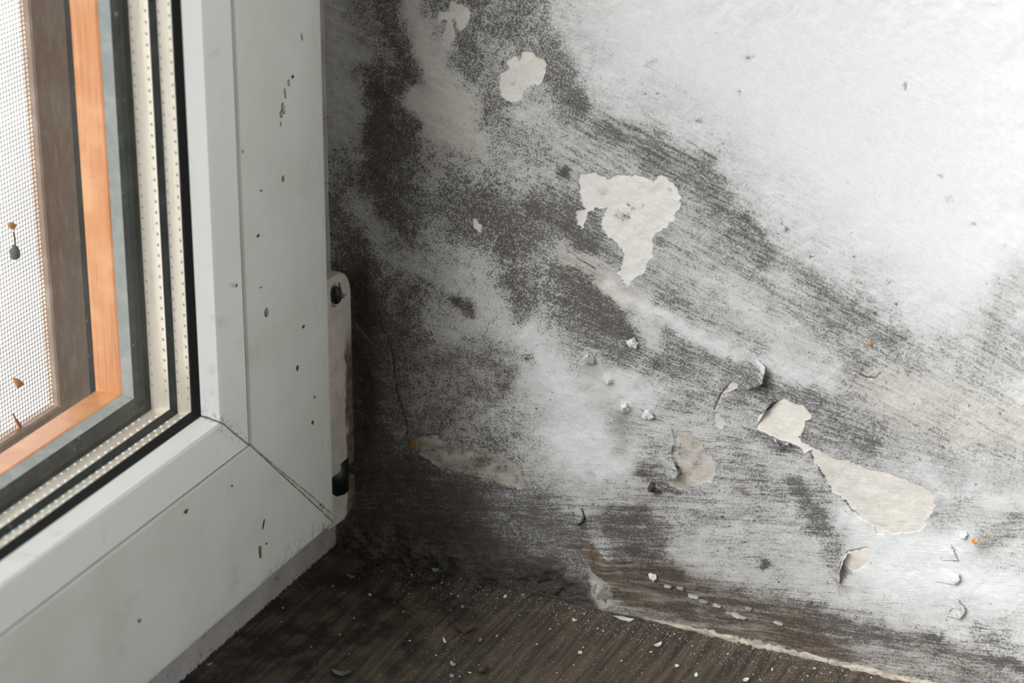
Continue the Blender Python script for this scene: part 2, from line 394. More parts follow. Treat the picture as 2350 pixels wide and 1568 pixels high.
low = [(0.0025, 0.0082), (0.0080, 0.0072), (0.0115, 0.0040), (0.0165, 0.0082), (0.0238, 0.0088), (0.0242, 0.0008), (0.0222, -0.0035), (0.0150, -0.0068), (0.0025, -0.0060)]
prism_yz(low, -0.0148, -0.0040, 'hinge_bearing', HPL, 0.0011)

# dead fly on the hinge cover
FLYB = simple('fly_black', (0.012, 0.012, 0.011), 0.3, 0.5)
FLYW = simple('fly_wing', (0.10, 0.09, 0.075), 0.35, 0.5)
def hp(px, py, o=0.0): return on_plane((px, py), 0, -0.0036+o)
fc = hp(771, 676, 0.001)
fly = empty('dead_fly', tuple(hp(771, 676)))
tag(fly, 'dead black fly lying on top of the white hinge cover', 'fly')
m = MB(); a, b = hp(770, 660, 0.0012), hp(772, 697, 0.0012)
m.tube([a+(b-a)*k for k in (-0.1, 0.05, 0.25, 0.45, 0.6, 0.75, 0.9, 1.02)], [0.0004, 0.0013, 0.0019, 0.0021, 0.0017, 0.0019, 0.0014, 0.0005], 10)
child(m.build('body', FLYB, None, True), fly)
for s in (-1, 1):
    p0 = a+(b-a)*0.55+np.array([0.0016, 0, 0]); tip = a+(b-a)*-0.25+np.array([0.0007, 0.0010*s, 0]); sd = np.array([0.0003, 0.0013*s, 0])
    v = [p0, p0+(tip-p0)*0.4+sd, tip+sd*0.6, tip, p0+(tip-p0)*0.5-sd*0.25]; v = v+[q-np.array([0.0001, 0, 0]) for q in v]
    child(mesh_obj('wing', v, [(0, 1, 2, 3, 4), (9, 8, 7, 6, 5)]+[(k, (k+1) % 5+0, 5+(k+1) % 5, 5+k) for k in range(5)], FLYW), fly)
for pts in ([(776, 668), (783, 676), (790, 679)], [(777, 676), (784, 683), (797, 674)], [(777, 684), (785, 684), (792, 683)], [(768, 700), (766, 704), (772, 703)], [(776, 664), (783, 668), (788, 676)]):
    m = MB(); m.tube([hp(*pts[0], 0.0010), hp(*pts[1], 0.0022), hp(*pts[2], 0.0004)], [0.00018, 0.00015, 0.0001], 5); child(m.build('leg', FLYB, None), fly)

# ------------------------------------------------------------------ numpy noise and stain painting
class VNoise:
    def __init__(s, seed):
        R = np.random.RandomState(seed); s.g = R.rand(256, 256).astype(np.float32)
    def __call__(s, x, y):
        xi = np.floor(x).astype(np.int64); yi = np.floor(y).astype(np.int64); fx = (x-xi).astype(np.float32); fy = (y-yi).astype(np.float32)
        fx = fx*fx*(3-2*fx); fy = fy*fy*(3-2*fy); g = s.g
        a = g[xi & 255, yi & 255]; b = g[(xi+1) & 255, yi & 255]; c = g[xi & 255, (yi+1) & 255]; d = g[(xi+1) & 255, (yi+1) & 255]
        return (a*(1-fx)+b*fx)*(1-fy)+(c*(1-fx)+d*fx)*fy
def fbm(x, y, seed, octaves=4):
    n = VNoise(seed); o = np.zeros_like(x, dtype=np.float32); a = 0.5; t = 0
    for k in range(octaves):
        o += a*n(x*2**k+k*17.3, y*2**k+k*9.1); t += a; a *= 0.5
    return o/t-0.5
def smooth(e0, e1, v):
    t = np.clip((v-e0)/(e1-e0), 0, 1); return t*t*(3-2*t)
def seg_dist(px, py, pts, r):
    best = np.full(px.shape, 1e9, np.float32)
    if len(pts) == 1: pts = [pts[0], (pts[0][0]+0.01, pts[0][1])]
    for (x0, y0), (x1, y1) in zip(pts[:-1], pts[1:]):
        dx, dy = x1-x0, y1-y0; L = dx*dx+dy*dy+1e-9
        t = np.clip(((px-x0)*dx+(py-y0)*dy)/L, 0, 1)
        best = np.minimum(best, (px-x0-t*dx)**2+(py-y0-t*dy)**2)
    return np.sqrt(best)
def poly_sd(px, py, pts):
    """signed distance to a polygon, negative inside"""
    d = seg_dist(px, py, list(pts)+[pts[0]], 0); ins = np.zeros(px.shape, bool); n = len(pts)
    for i in range(n):
        x0, y0 = pts[i]; x1, y1 = pts[(i+1) % n]
        if y0 == y1: continue
        c = ((y0 > py) != (y1 > py)) & (px < (x1-x0)*(py-y0)/(y1-y0)+x0); ins ^= c
    return np.where(ins, -d, d)
def zm(pts, ox, oy, s): return [(ox+x*s, oy+y*s) for x, y in pts]

# patches where the paint has come off: (outline, density of mould left, brown, cream, edge raggedness, label)
Z3, Z4, Z1 = (1280, 360, .2041), (1480, 820, .2296), (740, 0, .1913)
PATCHES = [
 (zm([(245,180),(330,190),(400,165),(480,215),(560,245),(680,205),(760,215),(880,195),(1000,235),(1080,260),(1170,200),(1215,250),(1280,285),(1315,360),(1365,400),(1375,480),(1345,600),(1290,715),(1235,720),(1225,790),(1150,830),(1090,860),(1060,930),(1055,1060),(1060,1130),(1010,1180),(990,1280),(910,1340),(830,1380),(800,1450),(740,1400),(650,1310),(710,1255),(740,1130),(720,1040),(650,970),(590,920),(540,870),(490,760),(490,700),(540,580),(420,580),(340,620),(300,780),(270,830),(215,760),(190,660),(230,600),(320,570),(265,500),(250,420),(230,300)], *Z3),
  .05, .0, .60, 5, 'largest bare white plaster patch, in the middle of the mould'),
 (zm([(1240,400),(1300,370),(1330,410),(1345,360),(1390,345),(1450,380),(1500,420),(1495,500),(1470,560),(1400,580),(1350,610),(1340,670),(1270,695),(1210,650),(1185,600),(1200,500),(1255,460)], 740, 0, .3406),
  .05, .0, .8, 4, 'lobed cream plaster patch high on the wall'),
 (zm([(1520,30),(1560,10),(1650,40),(1720,90),(1780,160),(1770,220),(1740,280),(1690,340),(1650,390),(1610,320),(1590,210),(1570,220),(1560,300),(1580,370),(1610,440),(1560,500),(1470,550),(1420,540),(1430,430),(1470,330),(1500,240),(1440,230),(1380,290),(1370,200),(1420,130),(1500,150),(1520,100)], *Z1),
  .12, .05, .8, 4, 'ragged pale patch at the top edge of the photo'),
 (zm([(1380,405),(1410,420),(1480,460),(1570,480),(1610,510),(1655,575),(1660,620),(1600,640),(1590,700),(1560,760),(1530,800),(1560,850),(1640,880),(1660,930),(1590,960),(1540,890),(1450,860),(1370,840),(1250,780),(1180,740),(1115,715),(1125,640),(1150,570),(1260,520),(1300,470)], *Z4),
  .02, .0, 1.0, 2, 'clean cream patch where a paint flake broke off'),
 ([(1856,1025),(1880,1035),(1905,1050),(1950,1060),(2010,1080),(2080,1100),(2135,1125),(2148,1160),(2130,1190),(2115,1215),(2060,1228),(2000,1207),(1975,1190),(1950,1165),(1932,1140),(1908,1128),(1890,1090),(1868,1062)],
  .10, .12, .9, 6, 'long beige patch slanting down below the cream one'),
 (zm([(315,745),(450,740),(490,790),(540,840),(640,850),(770,850),(860,860),(780,890),(640,880),(560,900),(540,950),(660,980),(700,1050),(705,1110),(690,1180),(660,1240),(560,1260),(460,1290),(460,1350),(380,1330),(270,1280),(220,1230),(290,1200),(370,1180),(385,1150),(350,1080),(300,1000),(280,970),(310,910),(360,905),(350,870),(310,820)], *Z4),
  .20, .30, 1.0, 3, 'jagged pinkish beige patch with dark lifted left edge'),
 ([(1087,503),(1094,500),(1097,511),(1106,517),(1104,535),(1097,530),(1086,519)], .03, .0, 1.0, 2, 'tiny cream chip in the dark mould'),
 (zm([(870,245),(925,258),(920,310),(850,340),(800,352),(830,290)], *Z4), .08, .1, 1.0, 2, 'small cream sliver above the jagged beige patch'),
 (zm([(700,560),(740,560),(800,640),(770,720),(700,690),(690,620)], *Z4), .12, .15, 1.0, 2, 'small tan sliver left of the cream patch'),
 ([(1934,1282),(1946,1267),(1990,1260),(2006,1262),(2000,1280),(1985,1300),(1960,1312),(1940,1302)], .12, .12, .9, 3, 'small beige patch under a hooked crack'),
 ([(938,1018),(960,1004),(1003,999),(1010,1010),(1060,1028),(1095,1038),(1150,1042),(1180,1062),(1198,1090),(1208,1112),(1200,1124),(1150,1112),(1090,1092),(1020,1078),(972,1048)],
  .30, .50, 1.0, 3, 'brownish bare slab low in the shaded corner'),
 ([(1335,1240),(1352,1246),(1372,1262),(1395,1280),(1425,1308),(1446,1338),(1430,1352),(1400,1342),(1360,1310),(1333,1275)], .30, .95, 1.0, 3, 'tan brown lump of exposed plaster near the floor'),
 ([(2008,1205),(2030,1214),(2025,1229),(2011,1226)], .02, .0, .7, 2, 'small white chip below the long beige patch'),
]
# soft stains on the paint: (points, radius, mould density, opacity, brown or None, cream or None)
BOUND = [(1215,-60),(1250,40),(1290,110),(1325,185),(1350,240),(1420,278),(1520,315),(1600,362),(1650,420),(1705,500),(1775,570),(1880,640),(1980,712),(2080,775),(2160,838),(2250,900),(2420,965),(2800,1090),(3400,1290),(3400,1900),(600,1700),(600,-60)]
ST = [
 ([(830,430),(850,700)], 110, .52, .6, .35, None), ([(900,720),(1050,960)], 130, .52, .5, .45, None), ([(1090,1280),(1250,1300)], 40, .72, .8, .35, None),
 # upper left; the strip by the sash has shade mixed into its stain
 ([(765,-20),(775,330)], 45, .20, .9, .30, None), ([(840,-10),(850,120)], 45, .42, .8, None, None), ([(905,20),(930,150)], 40, .62, .8, None, None),
 ([(925,90),(945,140),(930,190)], 26, .80, .8, None, None), ([(945,-20),(945,35)], 26, .12, .9, .15, .6), ([(1010,-20),(1005,60)], 28, .55, .8, None, None),
 ([(1085,10),(1180,60),(1230,120)], 60, .62, .8, None, None), ([(1070,90),(1085,150)], 32, .72, .8, .1, None),
 ([(850,150),(870,260)], 30, .62, .8, None, None), ([(880,220),(890,300),(875,390),(890,450)], 38, .98, .9, .12, None), ([(930,270),(945,300)], 22, .80, .9, None, None),
 ([(800,120),(830,118)], 24, .10, .8, None, None), ([(800,210),(812,330)], 34, .20, .9, .25, None),
 ([(965,75),(980,120),(1000,170),(1030,210),(1060,245),(1085,330)], 30, .10, .95, .12, .7), ([(955,230),(1010,250),(1075,240)], 34, .10, .95, .15, .7),
 ([(1000,300),(1060,310),(1090,340)], 30, .14, .9, .2, .7), ([(975,350),(1020,365)], 26, .28, .8, .35, .6),
 ([(1150,110),(1125,250),(1160,330)], 34, .52, .7, None, None), ([(1270,150),(1300,240)], 36, .62, .8, None, None), ([(1210,272),(1200,262)], 16, .12, .8, .1, .5),
 ([(1230,290),(1290,350),(1300,400)], 45, .34, .8, None, None), ([(1400,310),(1500,350),(1580,390)], 34, .60, .8, None, None), ([(1350,300),(1370,340)], 36, .45, .7, None, None),
 # dark band along the edge of the mould
 ([(1300,170),(1335,245)], 24, .66, .8, None, None), ([(1410,290),(1590,375)], 24, .56, .8, .1, None), ([(1600,390),(1650,460),(1700,530)], 34, .60, .85, .06, None),
 ([(1700,530),(1760,590),(1830,640)], 28, .58, .8, .1, None), ([(1850,650),(1960,720),(2010,755)], 24, .56, .8, .1, None), ([(2040,775),(2140,835)], 24, .50, .8, .05, None),
 # middle
 ([(770,380),(790,440)], 40, .52, .8, .1, None), ([(880,330),(900,420),(905,490)], 42, .92, .9, .15, None), ([(860,480),(1000,500)], 90, .68, .5, .25, None), ([(1050,430),(1200,480)], 70, .70, .5, .12, None), ([(790,470),(800,600)], 50, .66, .6, .35, None), ([(960,390),(1060,430)], 36, .55, .8, .1, None),
 ([(985,410),(985,440)], 26, .30, .7, .25, None), ([(1040,440),(1110,480)], 34, .64, .8, None, None), ([(1080,400),(1220,360)], 40, .42, .8, None, None), ([(1180,420),(1270,450)], 40, .46, .8, None, None),
 ([(1297,400)], 12, .95, .9, None, None), ([(1100,480),(1180,540),(1210,560)], 44, .78, .9, None, None), ([(1240,480),(1310,510),(1350,560)], 36, .82, .9, None, None),
 ([(1340,470),(1360,520)], 26, .60, .8, None, None), ([(925,455),(930,525)], 26, .82, .9, .1, None), ([(820,470),(870,560)], 32, .26, .8, .1, None), ([(800,560),(800,620)], 30, .70, .8, .3, None),
 ([(960,470),(1030,560)], 36, .50, .8, .1, None), ([(880,590),(980,640),(1010,620)], 40, .34, .8, .15, None), ([(1000,560),(1090,600),(1150,690)], 30, .36, .8, .05, None),
 ([(1290,580),(1360,620),(1450,690)], 22, .16, .9, .40, .7), ([(1265,620),(1330,650),(1400,720)], 30, .78, .9, .1, None), ([(1170,560),(1185,640),(1200,720),(1190,780)], 24, .76, .9, .25, None),
 ([(1230,590),(1230,660),(1290,740)], 36, .58, .8, .08, None), ([(1310,700),(1380,740),(1440,790)], 38, .78, .9, .12, None), ([(1430,770),(1440,800)], 24, .90, .9, .05, None), ([(1350,760),(1400,800)], 30, .66, .8, .1, None),
 ([(1040,640),(1120,700),(1150,770)], 40, .26, .8, .05, None), ([(1080,770),(1160,760)], 26, .28, .7, None, None),
 ([(1520,710),(1540,760)], 36, .68, .9, .05, None), ([(1580,770),(1640,830),(1680,860)], 40, .63, .9, .08, None), ([(1480,700),(1490,780)], 24, .25, .8, None, None),
 ([(1590,520),(1640,560),(1720,620)], 34, .46, .8, None, None), ([(1550,600),(1650,650),(1780,720)], 34, .38, .8, None, None),
 ([(1400,660),(1520,720),(1640,790),(1800,860),(1900,890)], 20, .12, .9, .02, None), ([(1690,690),(1760,750)], 26, .20, .8, .02, None), ([(1790,630),(1850,680)], 26, .30, .7, .05, None), ([(1800,800),(1900,850)], 40, .18, .8, None, None),
 ([(1850,720),(1960,790),(2060,830)], 52, .50, .8, .04, None), ([(1720,780),(1860,800)], 30, .34, .8, None, None),
 ([(2360,640),(2290,740),(2200,850)], 64, .40, .85, .05, None), ([(2350,790),(2250,850)], 64, .42, .7, .03, None),
 ([(2000,880),(2120,890),(2240,930),(2340,960)], 42, .30, .85, .14, .75), ([(2040,940),(2200,990),(2340,1010)], 38, .30, .8, .14, .7), ([(2100,1020),(2260,1050),(2350,1055)], 24, .42, .8, .02, None),
 ([(1700,860),(1760,900),(1860,930)], 36, .57, .9, .03, None), ([(1850,930),(1920,980),(1990,1010)], 32, .58, .9, .03, None), ([(1640,890),(1690,980)], 34, .40, .8, .05, None), ([(1560,880),(1620,940)], 40, .48, .8, .05, None),
 ([(1480,860),(1530,940)], 36, .48, .8, .05, None), ([(1740,1000),(1840,1030)], 24, .60, .9, .02, None), ([(1700,1030),(1850,1080)], 26, .34, .8, .08, None),
 # left middle, the dirty plaster by the hinge
 ([(830,640),(835,760),(845,900),(850,1050)], 44, .95, .9, .60, None), ([(930,690),(960,760),(940,800)], 30, .70, .8, .40, None), ([(920,690)], 10, .95, .9, .1, None), ([(968,770)], 13, .95, .9, .1, None),
 ([(890,640),(960,660)], 22, .56, .8, .3, None), ([(1045,690),(1080,715)], 13, .66, .9, .8, None), ([(1000,730),(1060,800)], 40, .34, .8, .15, None), ([(895,620),(900,700)], 20, .50, .7, .2, None),
 ([(1020,830),(1130,815)], 36, .56, .8, .45, None), ([(1060,880),(1100,930)], 40, .52, .8, .40, None), ([(1130,830),(1160,870)], 24, .62, .8, .5, None), ([(960,830),(980,960)], 40, .52, .8, .35, None), ([(910,830),(920,960)], 26, .66, .8, .45, None),
 ([(1195,740),(1200,800),(1170,850)], 16, .62, .9, .5, None), ([(1180,1000),(1140,960)], 40, .44, .8, .2, None), ([(1210,960),(1230,1040)], 34, .34, .8, .15, None),
 ([(1215,780),(1270,860),(1330,930),(1360,1010)], 52, .13, .95, .0, None), ([(1290,1000),(1340,1070),(1420,1060)], 48, .11, .95, .0, None), ([(1220,860),(1260,910)], 34, .20, .8, None, None),
 ([(1205,825),(1215,830)], 12, .55, .8, .1, None), ([(1365,850),(1400,900)], 40, .24, .8, .2, None), ([(1420,880),(1480,920)], 34, .14, .9, .02, None), ([(1420,960),(1430,1030)], 20, .30, .8, .45, None), ([(1490,975),(1640,1000)], 26, .30, .8, .12, None),
 ([(1250,1110),(1380,1120),(1480,1140)], 24, .30, .8, .18, None), ([(1310,1150),(1470,1170)], 20, .26, .8, .15, None), ([(1490,1080),(1520,1110)], 26, .62, .8, .3, None),
 # lower
 ([(850,1080),(1000,1120),(1120,1160)], 70, .86, .85, .50, None), ([(820,1200),(1000,1220),(1120,1250)], 64, .88, .9, .55, None), ([(1150,1140),(1220,1170)], 45, .58, .8, .12, None),
 ([(1180,1200),(1320,1230),(1340,1290)], 50, .62, .8, .15, None), ([(1290,1160),(1390,1190)], 26, .46, .8, .15, None),
 ([(1400,1200),(1470,1190),(1530,1230)], 36, .70, .9, .45, None), ([(1450,1250),(1530,1280)], 34, .68, .9, .50, None), ([(1510,1140),(1560,1180)], 26, .52, .8, .3, None),
 ([(1200,1320),(1290,1345),(1330,1365)], 26, 1.35, 1.0, .15, None), ([(1150,1310),(1200,1330)], 22, .80, .9, .3, None), ([(1370,1340),(1395,1385)], 20, .20, .9, .35, .6),
 ([(1580,1190),(1700,1220),(1840,1240)], 44, .33, .85, .15, None), ([(1560,1270),(1700,1300),(1880,1330)], 40, .30, .85, .20, None), ([(1590,1180),(1760,1200)], 12, .44, .8, .35, None),
 ([(1700,1070),(1760,1110),(1800,1150)], 28, .50, .8, .05, None), ([(1820,1110),(1870,1180),(1900,1215)], 22, .66, .9, .03, None), ([(1905,1230),(1920,1290)], 18, .56, .9, .10, None), ([(1865,1195),(1890,1205)], 16, .80, .8, None, None),
 ([(1640,1130),(1740,1160)], 30, .34, .8, .12, None), ([(1755,1298)], 12, .85, .9, None, None), ([(1690,1120),(1710,1125)], 12, .44, .8, .6, None),
 ([(1950,1180),(2010,1250)], 34, .12, .9, .0, None), ([(1980,1330),(2120,1330),(2300,1350)], 60, .09, .95, .0, None), ([(2050,1250),(2200,1260)], 40, .08, .9, .0, None), ([(2120,1080),(2190,1140),(2250,1100)], 34, .20, .8, .02, None),
 ([(2180,1120),(2200,1160)], 20, .40, .7, .02, None), ([(2280,1150),(2350,1130)], 30, .16, .7, .12, .5), ([(2255,1240),(2270,1230)], 18, .34, .9, .35, .5), ([(2300,1260),(2345,1280)], 28, .30, .8, None, None),
 ([(1930,1310),(1940,1350)], 16, .36, .9, .45, .4), ([(1960,1340),(2000,1400)], 30, .30, .8, .12, None), ([(2060,1420),(2200,1440),(2340,1470)], 40, .24, .8, .08, None),
 # brown floor paint smeared up the foot of the wall, then a dark band along its left end
 ([(1440,1310),(1560,1345),(1700,1390),(1850,1430),(2000,1480),(2150,1530),(2260,1570)], 42, .50, .95, .90, None), ([(1420,1360),(1600,1420),(1800,1470),(1960,1510)], 36, .52, .9, .90, None),
 ([(790,1245),(950,1282),(1100,1315),(1250,1350),(1380,1385)], 34, .95, .95, .45, None), ([(1375,1345),(1395,1385)], 20, .22, .9, .35, .6), ([(2000,1490),(2200,1525),(2360,1565)], 42, .44, .9, .50, None),
 ([(1850,1405),(1920,1440),(1960,1455)], 18, .78, .9, .45, None), ([(1960,1450),(2060,1478)], 20, .76, .9, .35, None), ([(2135,1462),(2148,1464)], 13, .92, .95, .1, None),
 ([(2240,1450),(2290,1470)], 18, .52, .8, .02, None), ([(2300,1480),(2350,1530)], 40, .44, .8, .1, None), ([(2270,1510),(2350,1540)], 10, .85, .9, .3, None), ([(1970,1500),(2100,1520)], 22, .46, .8, .55, None),
]
CRACKS = [[(865,715),(880,760),(897,800),(902,850),(908,890),(920,935),(930,965),(932,1000)], [(1182,1062),(1197,1088),(1207,1116)], [(1020,1078),(1090,1094),(1150,1114)], [(938,1018),(962,1003),(1003,998)],
          [(1856,1027),(1868,1062),(1890,1092),(1908,1130)], [(1928,1132),(1950,1166),(1975,1190)], [(1930,1300),(1934,1282),(1945,1267),(1990,1259)], [(1779,918),(1752,945),(1738,985)], [(1543,990),(1550,1020),(1540,1042)],
          [(1546,1050),(1560,1075),(1568,1090)], [(2184,1255),(2198,1270),(2196,1288)], [(1960,852),(1990,868),(2010,868),(2024,856)], [(1640,940),(1655,905),(1675,880)], [(1300,575),(1340,605),(1365,618)], [(1335,1170),(1345,1195),(1330,1205)]]
BUMPS = [(1352,825,11,.0016),(1397,872,11,.0013),(1437,938,10,.0016),(1512,1112,15,.0024),(1548,1088,20,.0022),(1390,1290,30,.0022),(1375,1365,26,.0016),(930,740,45,.0012),(975,800,35,.0010),(880,900,40,.0012),(1060,1060,60,.0010),
         (1335,1195,14,.0012),(930,650,40,.0008),(1200,780,20,.0006),(2255,1240,22,.0009),(2215,1522,26,.0010),(860,1250,40,.0025),(940,1240,30,.0020),(1130,1300,28,.0012),(1940,1320,14,-.0010),(1260,1345,40,-.0012)]
S_Y = [-500, 300, 600, 800, 950, 1100, 1200, 1350, 1500, 1800]; S_V = [.55, .55, .50, .42, .25, .05, .03, .10, .20, .24]
SPOTS = [(1422,501,12,.52),(1440,500,9,.5),(1447,473,6,.6),(1436,466,4,.6),(1385,436,10,.3),(1470,470,4,.5),(1530,441,4,.4),(1200,205,8,.25),(1175,190,6,.3),(1590,1064,12,.4),(1570,1040,8,.4),(1015,1030,8,.6),(1100,1070,12,.5),(1160,1080,8,.5),(975,1240,10,.7),(905,560,10,.6),(1495,150,10,.35),(1718,128,6,.5),(2076,196,5,.7),(1600,283,6,.6),(1690,215,4,.5),(2163,400,6,.5),(2178,462,6,.4),(2232,513,7,.5),(1805,525,6,.7),(1790,515,4,.5)]
def stains(px, py):
    """soft stain maps over the wall at points given in the photograph's frame"""
    wx = fbm(px/26, py/26, 3)*34+fbm(px/7, py/7, 5)*9; wy = fbm(px/26, py/26, 4)*34+fbm(px/7, py/7, 6)*9
    qx, qy = px+wx, py+wy
    sd = poly_sd(qx, qy, BOUND)
    D = np.where(sd < 0, .43, .0)*smooth(34, -12, sd)/np.maximum(smooth(34, -12, np.minimum(sd, 0)), 1e-3)
    D = .39*smooth(26, -16, sd)+.27*smooth(240, 0, sd)*(sd > -16)*(1-smooth(26, -16, sd))+.035
    B = (.10+.28*smooth(1050, 800, px))*smooth(20, -30, sd); C = np.zeros_like(D)
    for pts, r, d, op, b, c in ST:
        x0 = min(p[0] for p in pts)-2.2*r; x1 = max(p[0] for p in pts)+2.2*r; y0 = min(p[1] for p in pts)-2.2*r; y1 = max(p[1] for p in pts)+2.2*r
        k = np.where((qx > x0) & (qx < x1) & (qy > y0) & (qy < y1))[0]
        if not len(k): continue
        m = np.exp(-(seg_dist(qx[k], qy[k], pts, r)/r)**2*.9)*op; m = np.minimum(m*1.15, 1)
        D[k] = D[k]*(1-m)+d*m
        if b is not None: B[k] = B[k]*(1-m)+b*m
        if c is not None: C[k] = C[k]*(1-m)+c*m
    for pts in CRACKS:
        x0 = min(p[0] for p in pts)-12; x1 = max(p[0] for p in pts)+12; y0 = min(p[1] for p in pts)-12; y1 = max(p[1] for p in pts)+12
        k = np.where((px > x0) & (px < x1) & (py > y0) & (py < y1))[0]
        if len(k):
            m = np.exp(-(seg_dist(px[k]+wx[k]*.35, py[k]+wy[k]*.35, pts, 0)/1.5)**2)*np.clip(.55+fbm(px[k]/14, py[k]/14, 9)*2.2, 0, 1); D[k] = D[k]*(1-m)+1.05*m
    D = D+fbm(px/60, py/60, 11)*.30*np.minimum(D*2.5, 1)+fbm(px/18, py/18, 12)*.14*np.minimum(D*2.5, 1)
    # which patch a point lies in
    lab = np.zeros(px.shape, np.int32)
    for i, (pts, d, b, c, rag, _) in enumerate(PATCHES):
        x0 = min(p[0] for p in pts)-12; x1 = max(p[0] for p in pts)+12; y0 = min(p[1] for p in pts)-12; y1 = max(p[1] for p in pts)+12
        k = np.where((px > x0) & (px < x1) & (py > y0) & (py < y1))[0]
        if not len(k): continue
        s = rag/5.0
        s2 = poly_sd(px[k]+(fbm(px[k]/9, py[k]/9, 21)*11)*s, py[k]+(fbm(px[k]/9, py[k]/9, 22)*11)*s, pts)
        j = k[s2 < 0]; lab[j] = i+1; e = smooth(-7, 0, s2[s2 < 0])
        n = fbm(px[j]/22, py[j]/22, 23)
        D[j] = d+n*d*2.0+e*.02; B[j] = b*(1+n*(.35 if b > .7 else 1)); C[j] = c
    for x, y, r, d in SPOTS:
        k = np.where((np.abs(px-x) < 3*r) & (np.abs(py-y) < 3*r))[0]; m = np.exp(-((qx[k]-x)**2+(qy[k]-y)**2)/(r*r)); D[k] = D[k]*(1-m)+d*m
    y0 = py.copy()
    for _ in range(14): y0 = .5*y0+.5*(py-np.interp(y0, S_Y, S_V)*(px-1600))
    K = np.clip(.12+.75*smooth(1150, 1500, px)+.5*smooth(1000, 1150, py)+.35*smooth(1050, 1350, px)*smooth(450, 250, np.abs(py-420)+200), 0, .85)
    D = np.where(D > .58, .58+(D-.58)*.60, D)
    K = np.where(lab > 0, K*.3, K)
    return np.clip(D, 0, 1.1), np.clip(B, 0, 1), C, K, y0, lab
def relief(px, py, lab):
    H = fbm(px/70, py/70, 31)*.0013+fbm(px/22, py/22, 32)*.00045+fbm(px/8, py/8, 33, 2)*.00012
    H = H*(1-.7*smooth(0, -200, poly_sd(px, py, [(1250,-60),(1350,240),(1600,360),(2000,720),(2420,980),(2420,-60)])))
    bd = 1262+.226*(px-820)-py; H = H+np.exp(-(bd/58)**2)*smooth(1420, 1300, px)*(fbm(px/17, py/12, 36)*.0042+fbm(px/40, py/20, 37)*.003)
    for x, y, r, h in BUMPS: H += h*np.exp(-((px-x)**2+(py-y)**2)/(r*r))
    for pts in CRACKS:
        x0 = min(p[0] for p in pts)-12; x1 = max(p[0] for p in pts)+12; y0 = min(p[1] for p in pts)-12; y1 = max(p[1] for p in pts)+12
        k = np.where((px > x0) & (px < x1) & (py > y0) & (py < y1))[0]
        if len(k): H[k] -= .0005*np.exp(-(seg_dist(px[k], py[k], pts, 0)/2.0)**2)
    return H-np.where(lab > 0, .00038, 0)

def set_stain(me, D, B, C, K, px, y0):
    n = len(D)
    a = me.attributes.new('stain', 'FLOAT_COLOR', 'POINT'); a.data.foreach_set('color', np.stack([D, B, C, K], 1).astype(np.float32).ravel())
    a = me.attributes.new('flow', 'FLOAT_VECTOR', 'POINT'); a.data.foreach_set('vector', np.stack([px*.00015, y0*.00015, np.zeros(n)], 1).astype(np.float32).ravel())
def fast_mesh(name, V, F, mat, parent=None):
    me = bpy.data.meshes.new(name); me.vertices.add(len(V)); me.vertices.foreach_set('co', V.astype(np.float32).ravel())
    k = F.shape[1]; me.loops.add(F.size); me.loops.foreach_set('vertex_index', F.astype(np.int32).ravel())
    me.polygons.add(len(F)); me.polygons.foreach_set('loop_start', np.arange(0, F.size, k, dtype=np.int32)); me.polygons.foreach_set('use_smooth', np.ones(len(F), bool))
    me.update(calc_edges=True); me.materials.append(mat)
    return link(bpy.data.objects.new(name, me), parent)

